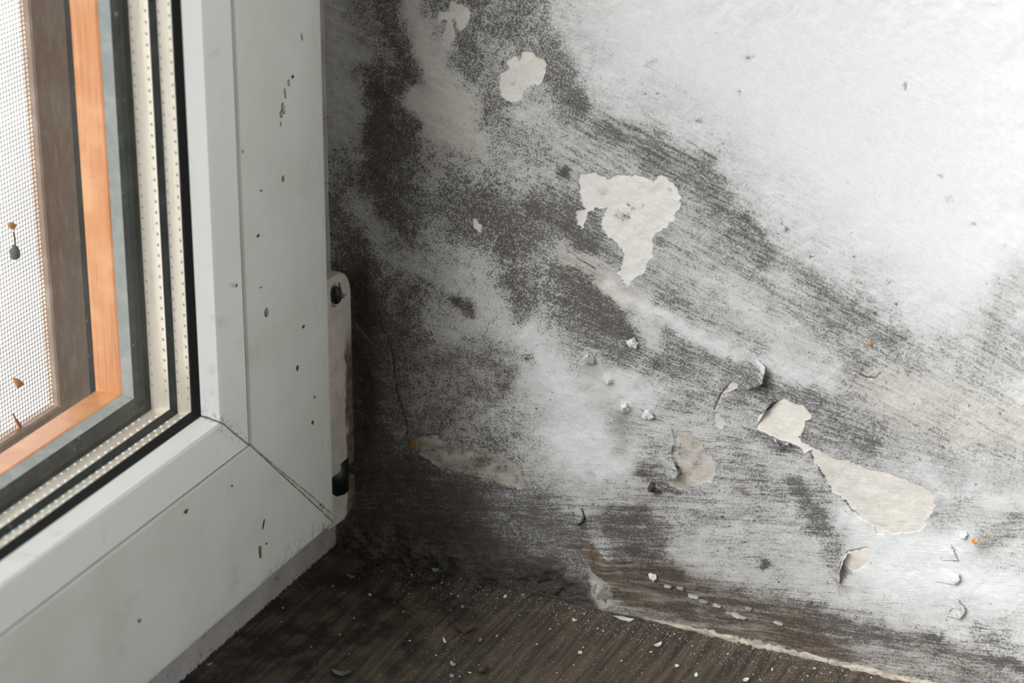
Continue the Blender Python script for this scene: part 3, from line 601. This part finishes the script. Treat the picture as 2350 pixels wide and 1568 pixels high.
def make_wall_mat():
    t = NT('mouldy_paint'); p = t.pos(); a = t.attr('stain'); D, B, C = t.xyz(a.outputs['Color'])[:3]; K = a.outputs['Alpha']
    fl = t.attr('flow').outputs['Vector']
    n_iso = t.noise(p, 1500, 5, 0.74); n_big = t.noise(p, 330, 3, 0.6)
    n_str = t.noise(t.scaled(fl, (170, 2900, 1)), 1.0, 4, 0.65); n_st2 = t.noise(t.scaled(fl, (45, 600, 1)), 1.0, 3, 0.6)
    n = t.mixf(t.math('MULTIPLY', K, 0.50), n_iso, n_str)
    n = t.math('ADD', t.math('MULTIPLY', n, 0.78), t.math('MULTIPLY', t.mixf(K, n_big, n_st2), 0.22))
    n = t.math('ADD', t.math('MULTIPLY', t.math('SUBTRACT', n, 0.5), 1.45), 0.5)
    thr = t.math('SUBTRACT', 0.765, t.math('MULTIPLY', t.math('POWER', D, 0.88), 0.48))
    cover = t.ramp(t.math('SUBTRACT', n, thr), -0.085, 0.085)
    base = t.mix(C, (0.84, 0.86, 0.865), (0.87, 0.83, 0.765))
    base = t.mix(t.math('MULTIPLY', t.ramp(n_big, 0.3, 0.7), 0.12), base, (0.62, 0.60, 0.56))
    wash = t.ramp(D, 0.04, 0.9, 0.0, 0.66, False)
    base = t.mix(wash, base, t.mix(B, (0.24, 0.228, 0.214), (0.20, 0.15, 0.11)))
    bp = t.math('MULTIPLY', B, t.ramp(n_st2, 0.30, 0.62, 0.70, 1.2), clamp=True)
    base = t.mix(bp, base, (0.170, 0.134, 0.103))
    tint = t.noise(p, 800, 2)
    dark = t.mix(B, t.mix(t.ramp(tint, 0.4, 0.6), (0.048, 0.046, 0.046), (0.082, 0.066, 0.062)), (0.060, 0.042, 0.030))
    n_f = t.noise(p, 2300, 3, 0.65)
    dark = t.mix(t.ramp(n_f, 0.32, 0.68), t.mix(0.62, dark, (0.008, 0.007, 0.006)), t.mix(0.22, dark, (0.20, 0.185, 0.18)))
    dark = t.mix(t.ramp(D, 0.72, 1.0), dark, (0.013, 0.012, 0.011))
    col = t.mix(t.math('MULTIPLY', cover, t.ramp(D, 0.7, 1.0, 0.86, 0.97)), base, dark)
    spot = t.math('MULTIPLY', t.ramp(t.noise(p, 520, 2, 0.5), 0.70, 0.76), t.ramp(D, 0.04, 0.3, 0.15, 0.8))
    col = t.mix(spot, col, (0.075, 0.062, 0.052))
    col = t.mix(t.math('MULTIPLY', t.ramp(t.noise(p, 1250, 4, 0.7), 0.45, 0.70), t.ramp(D, 0.05, 0.35, 0.05, 0.34)), col, t.mix(B, (0.24, 0.225, 0.215), (0.16, 0.12, 0.09)))
    bl = t.ramp(t.noise(p, 2600, 2), 0.70, 0.78, 0.0, 0.35); col = t.mix(bl, col, (0.75, 0.75, 0.76))
    h = t.math('ADD', t.math('MULTIPLY', n_str, t.math('MULTIPLY', K, 0.9)), t.math('ADD', t.math('MULTIPLY', n_iso, 0.5), t.math('MULTIPLY', n_st2, 0.6)))
    t.bump(t.math('ADD', h, t.math('MULTIPLY', t.noise(p, 620, 3, 0.6, 0.8), 0.8)), 0.7, 0.00035)
    return t.set(col, 0.8, 0.15)
WALLM = make_wall_mat()

def axis(lo, hi, d, far):
    a = list(np.arange(lo, hi, d)); s = d
    while a[-1] < far: s *= 1.35; a.append(a[-1]+min(s, .05))
    return np.array(a)
RES = 0.00030
gx = axis(FRAME_X, 0.262, RES, 0.62); gz = axis(FLOOR_Z-0.002, 0.226, RES, 0.85)
X, Z = np.meshgrid(gx, gz); nx, nz = len(gx), len(gz); X = X.ravel(); Z = Z.ravel()
PX, PY = project(X, np.full_like(X, WALL_Y), Z); PX = PX.astype(np.float32); PY = PY.astype(np.float32)
D, B, C, K, Y0, LAB = stains(PX, PY)
H = relief(PX, PY, LAB)+.0016*np.exp(-((Z-FLOOR_Z)/.004))
V = np.stack([X, WALL_Y-H, Z], 1)
ii, jj = np.meshgrid(np.arange(nx-1), np.arange(nz-1)); q0 = (jj*nx+ii).ravel()
F = np.stack([q0, q0+1, q0+nx+1, q0+nx], 1)
fl = np.median(LAB[F], axis=1).astype(int)
def sub_wall(sel, name, parent=None):
    f = F[sel]; u, inv = np.unique(f, return_inverse=True)
    o = fast_mesh(name, V[u], inv.reshape(f.shape), WALLM, parent)
    set_stain(o.data, D[u], B[u], C[u], K[u], PX[u], Y0[u]); return o
wall = sub_wall(fl == 0, 'wall_right')
tag(wall, 'white painted wall covered in black mould and peeling paint', 'wall', None, 'structure')
for i, pt in enumerate(PATCHES):
    if (fl == i+1).any(): tag(sub_wall(fl == i+1, 'peeled_patch', wall), pt[5])

# ------------------------------------------------------------------ floor
def make_floor_mat():
    t = NT('brown_painted_wood'); p = t.pos(); x, y, z = t.xyz(p)[:3]
    g = t.noise(t.scaled(p, (420, 22, 1)), 1.0, 5, 0.62, 0.4); g2 = t.noise(t.scaled(p, (1500, 60, 1)), 1.0, 3, 0.6)
    col = t.mix(t.ramp(g, 0.34, 0.62), (0.050, 0.041, 0.032), (0.128, 0.101, 0.073))
    col = t.mix(t.ramp(g, 0.60, 0.74), col, (0.165, 0.125, 0.080)); col = t.mix(t.math('MULTIPLY', t.ramp(g2, 0.55, 0.7), 0.6), col, (0.045, 0.037, 0.030))
    grime_shade = t.math('MULTIPLY', t.ramp(t.noise(p, 70, 5, 0.65), 0.38, 0.62), t.ramp(x, 0.110, 0.020, 0.0, 0.92))  # dirt plus the window corner's shade, both put into the floor colour
    col = t.mix(grime_shade, col, (0.020, 0.017, 0.014))
    near = t.ramp(t.math('ADD', y, t.math('MULTIPLY', t.noise(p, 60, 4), 0.03)), 0.014, 0.046)
    dusty = t.math('MULTIPLY', t.math('MULTIPLY', near, t.ramp(t.noise(p, 260, 6, 0.7), 0.40, 0.75)), 0.30)
    col = t.mix(dusty, col, (0.30, 0.28, 0.26))
    fine = t.math('MULTIPLY', t.ramp(t.noise(p, 2600, 2), 0.68, 0.74), t.ramp(t.noise(p, 55, 4), 0.40, 0.62, 0.05, 0.75))
    col = t.mix(fine, col, (0.55, 0.55, 0.54))
    t.bump(t.math('ADD', g, t.math('MULTIPLY', g2, 0.5)), 0.5, 0.0005)
    return t.set(col, t.ramp(g, 0.3, 0.7, 0.62, 0.45), 0.35)
FLOORM = make_floor_mat()
fx = axis(FRAME_X, 0.24, 0.0012, 0.62); fy = -axis(-0.033, 0.10, 0.0012, 0.72)[::-1]
X2, Y2 = np.meshgrid(fx, fy); h2 = fbm(X2.ravel()*90, Y2.ravel()*40, 41)*.0006+fbm(X2.ravel()*400, Y2.ravel()*90, 42)*.00025
n2 = len(fx); ii, jj = np.meshgrid(np.arange(n2-1), np.arange(len(fy)-1)); q0 = (jj*n2+ii).ravel()
fo = fast_mesh('floor', np.stack([X2.ravel(), Y2.ravel(), FLOOR_Z+h2], 1), np.stack([q0, q0+1, q0+n2+1, q0+n2], 1), FLOORM)
tag(fo, 'dark brown painted wooden floor board below the window', 'floor', None, 'structure')

# crumbling line of filler where wall and floor meet
def make_caulk():
    t = NT('old_filler'); p = t.pos(); x = t.xyz(p)[0]
    f = t.ramp(t.noise(t.scaled(p, (160, 400, 500)), 1.0, 5, 0.7), 0.40, 0.62)
    col = t.mix(f, (0.62, 0.57, 0.48), (0.34, 0.30, 0.25)); col = t.mix(t.ramp(x, 0.125, 0.095), col, (0.085, 0.075, 0.065))
    return t.set(col, 0.85, 0.1)
base = []; rad = []; R = random.Random(8)
x = 0.030; k = 0
while x < 0.36:
    big = 0.00055+0.0012*min(1, max(0, (x-0.105)/0.03)); jit = math.sin(x*410)*.0003+math.sin(x*1130+1)*.0002
    base.append((x, WALL_Y-0.0012-jit*.8, FLOOR_Z+0.0004+jit*.4)); rad.append(max(.0003, big*(0.8+R.uniform(-.35, .35)))); x += 0.0011
m = MB(); m.tube(base, rad, 7); tag(m.build('trim_1', make_caulk(), None, True), 'crumbling cream line of filler along the foot of the wall', 'filler', None, 'structure')

# ------------------------------------------------------------------ loose and lifted things
CREAM = simple('paint_cream', (0.78, 0.74, 0.66), 0.7, 0.2, 0, 0.06); WHITE = simple('paint_white', (0.82, 0.84, 0.85), 0.7, 0.2, 0, 0.05)
GREYF = simple('paint_grey', (0.42, 0.44, 0.46), 0.7, 0.2, 0, 0.12); TAN = simple('dry_tan', (0.36, 0.25, 0.13), 0.75, 0.2, 0, 0.2)
BROWN = simple('dry_brown', (0.11, 0.075, 0.05), 0.8, 0.2, 0, 0.25); ORANGE = simple('orange_fleck', (0.80, 0.33, 0.04), 0.6, 0.3, 0, 0.1)
BLUEG = simple('blue_grey', (0.36, 0.44, 0.47), 0.6, 0.3, 0, 0.1); SOOT = simple('dark_crumb', (0.035, 0.03, 0.026), 0.8, 0.2, 0, 0.2)

def wall_curl(base_pts, tip_pts, lift, label, mat=None, cat='paint flake', curl=2.0, side=None):
    """a tongue of paint still fixed along base_pts, its far edge tip_pts lifted off the wall"""
    nu, nv = 15, 9
    def along(pts, t):
        q = t*(len(pts)-1); i = min(int(q), len(pts)-2); f = q-i
        return (pts[i][0]*(1-f)+pts[i+1][0]*f, pts[i][1]*(1-f)+pts[i+1][1]*f)
    R = random.Random(len(label)*7+int(tip_pts[0][0])); pp = []; uv = []
    for j in range(nv):
        v = j/(nv-1)
        for i in range(nu):
            u = i/(nu-1); b = along(base_pts, u); tq = along(tip_pts, u)
            jx = R.uniform(-1, 1)*1.5*v; jy = R.uniform(-1, 1)*1.5*v
            pp.append((b[0]*(1-v)+tq[0]*v+jx, b[1]*(1-v)+tq[1]*v+jy)); uv.append((u, v))
    P = np.array(pp, np.float32); lb = stains(P[:, 0].copy(), P[:, 1].copy())[5]; HH = relief(P[:, 0], P[:, 1], lb); V = []
    for (px, py), (u, v), h in zip(pp, uv, HH):
        L = lift*(v**curl)*(0.55+0.45*math.sin(math.pi*min(1, max(0, u*.8+.1)))); w = on_wall(px, py)
        V.append((w[0], WALL_Y-float(h)-L+0.00045*(1-v)**1.5-0.0002*v, w[2]))
    c = np.mean(V, 0); V2 = [tuple(np.asarray(q)-c) for q in V]
    F = [(j*nu+i, j*nu+i+1, (j+1)*nu+i+1, (j+1)*nu+i) for j in range(nv-1) for i in range(nu-1)]
    me = bpy.data.meshes.new('paint_flake'); me.from_pydata(V2, [], F); me.update()
    me.polygons.foreach_set('use_smooth', [True]*len(F)); o = link(bpy.data.objects.new('paint_flake', me)); o.location = c
    if mat is None:
        P = np.array(pp, np.float32); d, b_, c_, k_, y_, _ = stains(P[:, 0].copy(), P[:, 1].copy()); set_stain(me, d, b_, c_*0, k_, P[:, 0], y_); me.materials.append(WALLM)
    else: me.materials.append(mat)
    s = o.modifiers.new('thickness', 'SOLIDIFY'); s.thickness = 0.00028; s.offset = 0
    return tag(o, label, cat, 'paint flakes lifting off the wall')
wall_curl([(1726,822),(1700,845),(1676,874)], [(1764,836),(1758,872),(1716,890)], .0042, 'grey speckled paint flake curling away, upper left of the cream patch')
wall_curl([(1742,930),(1735,955),(1732,982)], [(1784,914),(1764,934),(1746,962)], .0022, 'paint flake lifted along the upper left edge of the cream patch')
wall_curl([(1770,1030),(1800,1045),(1838,1050)], [(1782,1006),(1793,1022),(1808,1014)], .0020, 'small torn paint tongue under the lower tip of the cream patch')
wall_curl([(1905,1330),(1918,1300),(1930,1275)], [(1928,1335),(1934,1296),(1948,1266)], .0026, 'paint flake gaping beside the hooked crack')
wall_curl([(2140,1302),(2128,1334)], [(2204,1314),(2206,1326),(2196,1339)], .0018, 'smooth white paint flake with lifted square tip, far right', None, curl=2.5)
wall_curl([(2168,1364),(2160,1416)], [(2200,1374),(2219,1398),(2203,1420)], .0018, 'white paint flake with ragged lifted edge, below the square tipped one', None, curl=2.5)
wall_curl([(2130,1268),(2140,1290)], [(2188,1258),(2199,1284)], .0009, 'short cracked paint flake left of the orange spot', None, curl=4.0)
wall_curl([(1500,1050),(1510,1085)], [(1546,1046),(1566,1076),(1560,1094)], .0032, 'thick mouldy paint flake overhanging the jagged beige patch')
wall_curl([(1520,1120),(1545,1140)], [(1534,1112),(1562,1128)], .0012, 'thin grey flake edge below the jagged beige patch')
wall_curl([(1310,1160),(1306,1195)], [(1336,1166),(1344,1188),(1330,1202)], .0010, 'dark lifted paint flake on the grey lower wall', None, curl=3.0)

def lump(px, py, rpx, h, mat, label, name, cat, seed, group=None):
    c = on_wall(px, py, 0.0006+h*.3); r = rpx*.00015; m = MB(); m.blob((0, 0, 0), (r, h*.8, r*.85), seed, .5, 16, 11)
    o = m.build(name, mat, None, False); o.location = c; return tag(o, label, cat, group)
LG = 'crumbs of filler stuck to the wall'
lump(1352, 826, 12, .0013, GREYF, 'grey filler lump with a torn top on the pale wall', 'filler_lump', 'filler lump', 1, LG)
lump(1346, 816, 6, .0012, CREAM, 'cream scrap on the upper edge of the grey lump', 'filler_lump', 'filler lump', 2, LG)
lump(1396, 875, 8, .0013, CREAM, 'cream filler crumb in a small hole in the wall', 'filler_lump', 'filler lump', 3, LG)
lump(1433, 933, 10, .0016, WHITE, 'white crumb standing off the wall, above a smaller flat one', 'filler_lump', 'filler lump', 4, LG)
lump(1487, 953, 12, .0014, WHITE, 'flat white crumb right of the standing crumb', 'filler_lump', 'filler lump', 5, LG)
lump(1450, 788, 11, .0014, WHITE, 'small white tuft of filler beside dark mould', 'filler_lump', 'filler lump', 6, LG)
lump(1500, 1118, 14, .0026, simple('mouldy_lump', (0.12, 0.105, 0.09), .85, .1, 0, .3, 900), 'dark round lump left of the jagged beige patch', 'filler_lump', 'filler lump', 7, LG)
lump(2211, 1229, 9, .0013, WHITE, 'round white crumb left of the orange spot', 'filler_lump', 'filler lump', 8, LG)
lump(2236, 1243, 6, .0007, ORANGE, 'bright orange spot on the wall at far right', 'orange_fleck', 'fleck', 9)
lump(1995, 789, 5, .0004, simple('orange_stain', (0.62, 0.30, 0.12), .8), 'tiny orange fleck on the grey part of the wall', 'orange_fleck', 'fleck', 10)
lump(950, 1017, 9, .0010, simple('orange_chip', (0.42, 0.20, 0.06), .8), 'dull orange chip at the tip of the brownish slab', 'orange_fleck', 'fleck', 11)
lump(1382, 1364, 22, .0016, simple('filler_grey', (0.33, 0.30, 0.26), .9, .1, 0, .2, 500), 'square grey lump of filler under the tan lump', 'filler_lump', 'filler lump', 13, LG)
lump(1497, 1325, 9, .0008, WHITE, 'white paint crust right of the tan lump', 'filler_lump', 'filler lump', 14, LG)
CRUST = simple('pale_crust', (0.60, 0.60, 0.57), .8, .1, 0, .1)
for i, (px, py, rr) in enumerate([(1590,1371,13),(1612,1382,9),(1690,1415,17),(1672,1410,8),(1645,1392,9),(1560,1352,8),(1530,1348,7),(1715,1398,8),(1785,1432,9)]):
    Q = random.Random(60+i); n = 22; out = []
    for k in range(n):
        w = 2*math.pi*k/n; q = 1+Q.uniform(-.45, .35); x, y = rr*1.0*q*math.cos(w), rr*.24*q*math.sin(w)
        out.append((px+x*.95-y*.25, py+y*.95+x*.30))
    c = on_wall(px, py, .0016); pts = [on_wall(u, w, .0016)-c for u, w in out]; bk = [p+np.array([0, .0012, 0]) for p in pts]
    o = mesh_obj('paint_splash', pts+bk, [tuple(range(n))]+[(k, n+k, n+(k+1) % n, (k+1) % n) for k in range(n)], GREYF if i % 2 else CRUST); o.location = c
    tag(o, 'thin pale paint crust on the brown foot of the wall', 'paint splash', 'pale crusts on the brown foot of the wall')

# specks of dirt on the sash
SMEAR = simple('smear', (0.50, 0.45, 0.40), .6); SPECK = simple('dirt_speck', (0.13, 0.10, 0.075), .7, .2, 0, .3, 2000); GSPECK = simple('grey_smudge', (0.33, 0.33, 0.31), .7)
def speck(px, py, w, h, mat, seed, label=None, ang=0.0, off=0.0):
    c = on_sash(px, py, 0.0002+off); m = MB(); m.blob((0, 0, 0), (.00022, w*.40, h*.40), seed, .5, 10, 7); o = m.build('dirt_speck', mat, sash, True); o.location = c; o.rotation_euler = (ang, 0, 0)
    if label: o['label'] = label
for i, (px, py, w, h, mt) in enumerate([(593,541,.0018,.0012,SPECK),(612,718,.0028,.0034,GSPECK),(683,845,.0016,.0022,SPECK),(697,750,.0016,.0012,SPECK),(428,1174,.0024,.0016,SPECK),(543,655,.0014,.0014,SPECK),(612,1248,.0009,.0009,SPECK),(533,1115,.0010,.0008,SPECK),
                                        (650,410,.0016,.0024,GSPECK),(672,176,.0018,.0013,SPECK),(321,1424,.0022,.0016,GSPECK),(598,660,.0006,.0006,SPECK),(718,970,.0012,.0018,SPECK),(722,912,.0012,.0009,SPECK),(600,438,.0010,.0008,SPECK),(558,348,.0013,.0010,ORANGE),(735,1160,.0009,.0009,SPECK),(740,1166,.0008,.0008,SPECK)]):
    speck(px, py, w, h, mt, 200+i)
speck(605, 1204, .0006, .0042, SPECK, 230, None, -.35); speck(598, 1268, .0022, .0052, simple('drip_brown', (0.24, 0.18, 0.12), .4, .4), 231, 'brown drip shaped drop on the lower rail'); speck(598, 1275, .0011, .0022, GREYF, 232)
for i, (px, py, w, h) in enumerate([(650,248,.0026,.0044),(646,262,.0018,.0026),(655,215,.0012,.0040),(663,190,.0010,.0030),(645,285,.0007,.0020),(693,85,.0008,.0030)]): speck(px, py, w, h, SMEAR, 240+i, None, .15)

# dried plant scraps caught on the screen
def scr_pt(px, py): return on_plane((px, py), 0, -0.0806)
lf = empty('dried_leaf', tuple(scr_pt(35, 578))); tag(lf, 'dark drooping leaf bud with thin stem caught on the screen', 'dried leaf', 'plant scraps on the insect screen')
m = MB(); m.tube([scr_pt(31,533), scr_pt(34,548), scr_pt(35,566)], .00035, 5); child(m.build('stem', simple('stem_dark', (0.12, .12, .09), .7), None), lf)
m = MB(); m.tube([scr_pt(35,563), scr_pt(33,576), scr_pt(36,590), scr_pt(38,595)], [.0006, .0020, .0017, .0004], 8); child(m.build('leaf_blade', simple('leaf_dark', (0.13, .15, .14), .7), None, True), lf)
def scrap(pts, rad, mat, label):
    m = MB(); P = [scr_pt(*p) for p in pts]; c = np.mean(P, 0); m.tube([p-c for p in P], rad, 7); o = m.build('dried_leaf', mat, None, True); o.location = c
    return tag(o, label, 'dried leaf', 'plant scraps on the insect screen')
PALEO = simple('leaf_pale_orange', (0.62, .34, .16), .7)
scrap([(18,514),(24,516),(30,520),(33,526)], [.0004,.0011,.0013,.0003], PALEO, 'pale orange leaf scrap on the screen, above the dark bud')
scrap([(30,868),(38,876),(46,882),(40,890)], [.0004,.0012,.0015,.0006], PALEO, 'crumpled tan leaf scrap low on the screen')
scrap([(29,950),(36,962),(42,972),(46,980),(42,988),(36,993)], [.0003,.0004,.0007,.0008,.0006,.0004], simple('stalk_brown', (0.40, .20, .10), .7), 'curled brown stalk at the bottom of the screen')

# scraps on the floor
def flake_mesh(seed, r, asp, thick, curl):
    R = random.Random(seed); n = R.randint(6, 9); top = []; c = []
    for k in range(n):
        a = 2*math.pi*k/n+R.uniform(-.25, .25); q = r*R.uniform(.65, 1.15); x, y = q*math.cos(a), q*asp*math.sin(a); top.append((x, y, curl*(x*x)/(r+1e-9)+R.uniform(0, .15)*r*.4))
    v = [(0, 0, thick)]+[(x, y, z+thick) for x, y, z in top]+[(x, y, max(z, 0)) for x, y, z in top]+[(0, 0, 0)]
    f = [(0, 1+k, 1+(k+1) % n) for k in range(n)]+[(1+k, 1+n+k, 1+n+(k+1) % n, 1+(k+1) % n) for k in range(n)]+[(2*n+1, 1+n+(k+1) % n, 1+n+k) for k in range(n)]
    return v, f
def floor_flake(px, py, wpx, mat, label, seed, asp=.7, thick=.0003, curl=.35, name='paint_chip', cat='paint chip', group='paint chips on the floor', rz=None):
    p = on_floor(px, py, 0.0003); r = wpx*.5*.00015; v, f = flake_mesh(seed, r, asp, thick*.6, curl)
    o = mesh_obj(name, v, f, mat); o.location = p; o.rotation_euler = (0, 0, random.Random(seed).uniform(0, 6) if rz is None else rz)
    return tag(o, label, cat, group)
floor_flake(783, 1549, 46, simple('chip_dark_grey', (0.17, 0.18, 0.19), .6), 'large curled dark grey chip at the bottom edge of the floor', 301, .38, .0004, .45, rz=.25)
floor_flake(1040, 1527, 18, BLUEG, 'small blue grey chip right of the large curled one', 302, .6, .0007)
floor_flake(1036, 1554, 11, BLUEG, 'round blue grey pebble below the blue grey chip', 303, .9, .0013, 0)
floor_flake(1164, 1552, 17, WHITE, 'white chip on the floor, right of the dead insect', 304, .6) if False else None
floor_flake(1101, 1473, 15, TAN, 'thin tan wood sliver standing beside the dark crust', 305, .45, .0010, .6, 'wood_sliver', 'sliver', None, 1.5)
floor_flake(1065, 1448, 44, BROWN, 'dark brown torn crust lying in the middle of the floor', 306, .5, .0016, .5, 'dirt_crust', 'crust', None, .3)
hp0 = on_floor(1107, 1536); husk = empty('insect_husk', tuple(hp0)); tag(husk, 'brown dead insect husk at the lower middle of the floor', 'insect')
HUSK = simple('husk_brown', (0.10, 0.075, 0.05), .6, .3, 0, .4, 1500); m = MB()
m.tube([on_floor(1097, 1543, .0006), on_floor(1101, 1540, .0010), on_floor(1106, 1537, .0013), on_floor(1112, 1533, .0012), on_floor(1118, 1528, .0008)], [.0003, .0011, .0013, .0008, .0003], 9); child(m.build('body', HUSK, None, True), husk)
for q in ([(1101,1541,.0010),(1096,1537,.0018),(1092,1540,.0002)], [(1104,1539,.0011),(1106,1546,.0016),(1103,1550,.0002)], [(1108,1536,.0012),(1113,1541,.0016),(1116,1543,.0002)], [(1107,1535,.0012),(1103,1530,.0018),(1099,1530,.0002)]):
    m = MB(); m.tube([on_floor(*w) for w in q], [.00018, .00015, .0001], 5); child(m.build('leg', HUSK, None), husk)
floor_flake(1078, 1545, 11, CREAM, 'little cream splinter left of the insect husk', 308, .3, .0004, .2, 'wood_sliver', 'sliver', None, .1)
floor_flake(928, 1479, 12, SOOT, 'black crumb among pale dust on the floor', 309, .6, .0010, .2, 'dirt_crumb', 'crumb', None)
floor_flake(1020, 1474, 24, WHITE, 'long white chip in the row of pale dust', 310, .3, .0006, .4, rz=-.9)
floor_flake(1159, 1372, 14, WHITE, 'bright white chip close to the filler line', 311, .6, .0006)
floor_flake(1140, 1462, 8, ORANGE, 'small rust orange crumb right of the dark crust', 312, .7, .0008, .1, 'dirt_crumb', 'crumb', None)
floor_flake(1331, 1500, 11, CREAM, 'smooth cream seed lying on the brown floor', 313, .6, .0014, 0, 'seed', 'seed', None)
floor_flake(481, 1526, 18, GREYF, 'pale grey chip nearest the window frame', 314, .6)
floor_flake(649, 1397, 9, GREYF, 'grey chip on the dark floor by the frame', 315, .8, .0006)
floor_flake(1434, 1423, 42, WHITE, 'wide smear of white plaster crumbs by the wall', 316, .45, .0006, .1)
floor_flake(1318, 1425, 14, CREAM, 'cream chip left of the plaster smear', 317, .7, .0007)
floor_flake(1510, 1483, 24, WHITE, 'white crumbly chip in the middle right of the floor', 318, .5, .0008)
floor_flake(1493, 1498, 12, simple('pink_chip', (0.62, .50, .50), .7), 'small pinkish chip below the crumbly white one', 319, .6)
floor_flake(1553, 1530, 13, WHITE, 'white chip with bluish edge near the bottom', 320, .7, .0008)
floor_flake(1597, 1552, 18, WHITE, 'oval white chip close to the bottom edge', 321, .5, .0007)
floor_flake(1772, 1539, 11, WHITE, 'lens shaped white chip on the right of the floor', 322, .4, .0005)
floor_flake(1711, 1562, 22, WHITE, 'white jagged chip cut by the bottom edge', 323, .6, .0008)
floor_flake(1000, 1310, 18, GREYF, 'grey chip in the shadow near the corner', 324, .6, .0008)
floor_flake(806, 1326, 22, simple('dim_chip', (0.20, .17, .15), .8), 'dull brown chip in the dark corner', 325, .6, .0010)
floor_flake(849, 1367, 10, CREAM, 'cream crumb alone on the dark floor', 326, .8, .0008)

# many small crumbs, every one its own object
R = random.Random(77); kinds = []
for i in range(6):
    v, f = flake_mesh(400+i, 1.0, .75, .5, .1)
    o = mesh_obj('plaster_crumb', v, f, (WHITE, WHITE, CREAM, GREYF, CREAM, WHITE)[i]); kinds.append(o)
def crumb_spot():
    while True:
        px, py = R.uniform(440, 2000), R.uniform(1290, 1566)
        p = on_floor(px, py)
        if p[1] > WALL_Y-.003 or p[0] < FRAME_X+.003: continue
        near = math.exp(-((WALL_Y-p[1])/.016)**2)+.20
        if px < 900: near *= .30
        if R.random() < near: return p
n = 0
for i in range(240):
    p = crumb_spot(); s = .5*.001*R.choice([.24, .28, .35, .4, .5, .6, .8])
    src = kinds[R.randrange(6)]
    o = src if src.users_scene and src.get('label') is None else link(src.copy())
    o.location = (p[0], p[1], FLOOR_Z+.00015); o.scale = (s, s, s); o.rotation_euler = (0, 0, R.uniform(0, 6.28))
    tag(o, 'tiny pale plaster crumb scattered on the brown floor', 'crumb', 'plaster crumbs scattered on the floor')
# fine dust, nobody could count it
m = MB()
for i in range(2600):
    p = crumb_spot(); s = R.uniform(.00006, .00016); z = FLOOR_Z+.00022
    a = R.uniform(0, 6.28); c, d = math.cos(a)*s, math.sin(a)*s
    m.add([(p[0]+c, p[1]+d, z), (p[0]-d, p[1]+c, z), (p[0]-c, p[1]-d, z), (p[0]+d, p[1]-c, z), (p[0], p[1], z+s)], [(0, 1, 4), (1, 2, 4), (2, 3, 4), (3, 0, 4)])
tag(m.build('plaster_dust', WHITE), 'fine white plaster dust sprinkled over the brown floor', 'dust', None, 'stuff')
# cobweb threads in the corner
WEB = simple('cobweb', (0.35, .33, .30), .6)
wb = [[(816,1155,.0),(790,1185,.004),(735,1262,.012)],[(815,1130,.0),(800,1180,.006),(765,1235,.012)],[(812,1160,0),(835,1158,.002),(870,1154,0)],[(810,740,.002),(840,772,.001),(858,792,0)],[(820,1135,.001),(832,1122,.001),(838,1115,0)]]
o = empty('cobweb', tuple(on_wall(800, 1180, .003))); tag(o, 'thin cobweb threads between hinge and floor corner', 'cobweb')
for pts in wb:
    m = MB(); m.tube([on_wall(px, py, .001+d) for px, py, d in pts], .00006, 4); child(m.build('thread', WEB, None), o)
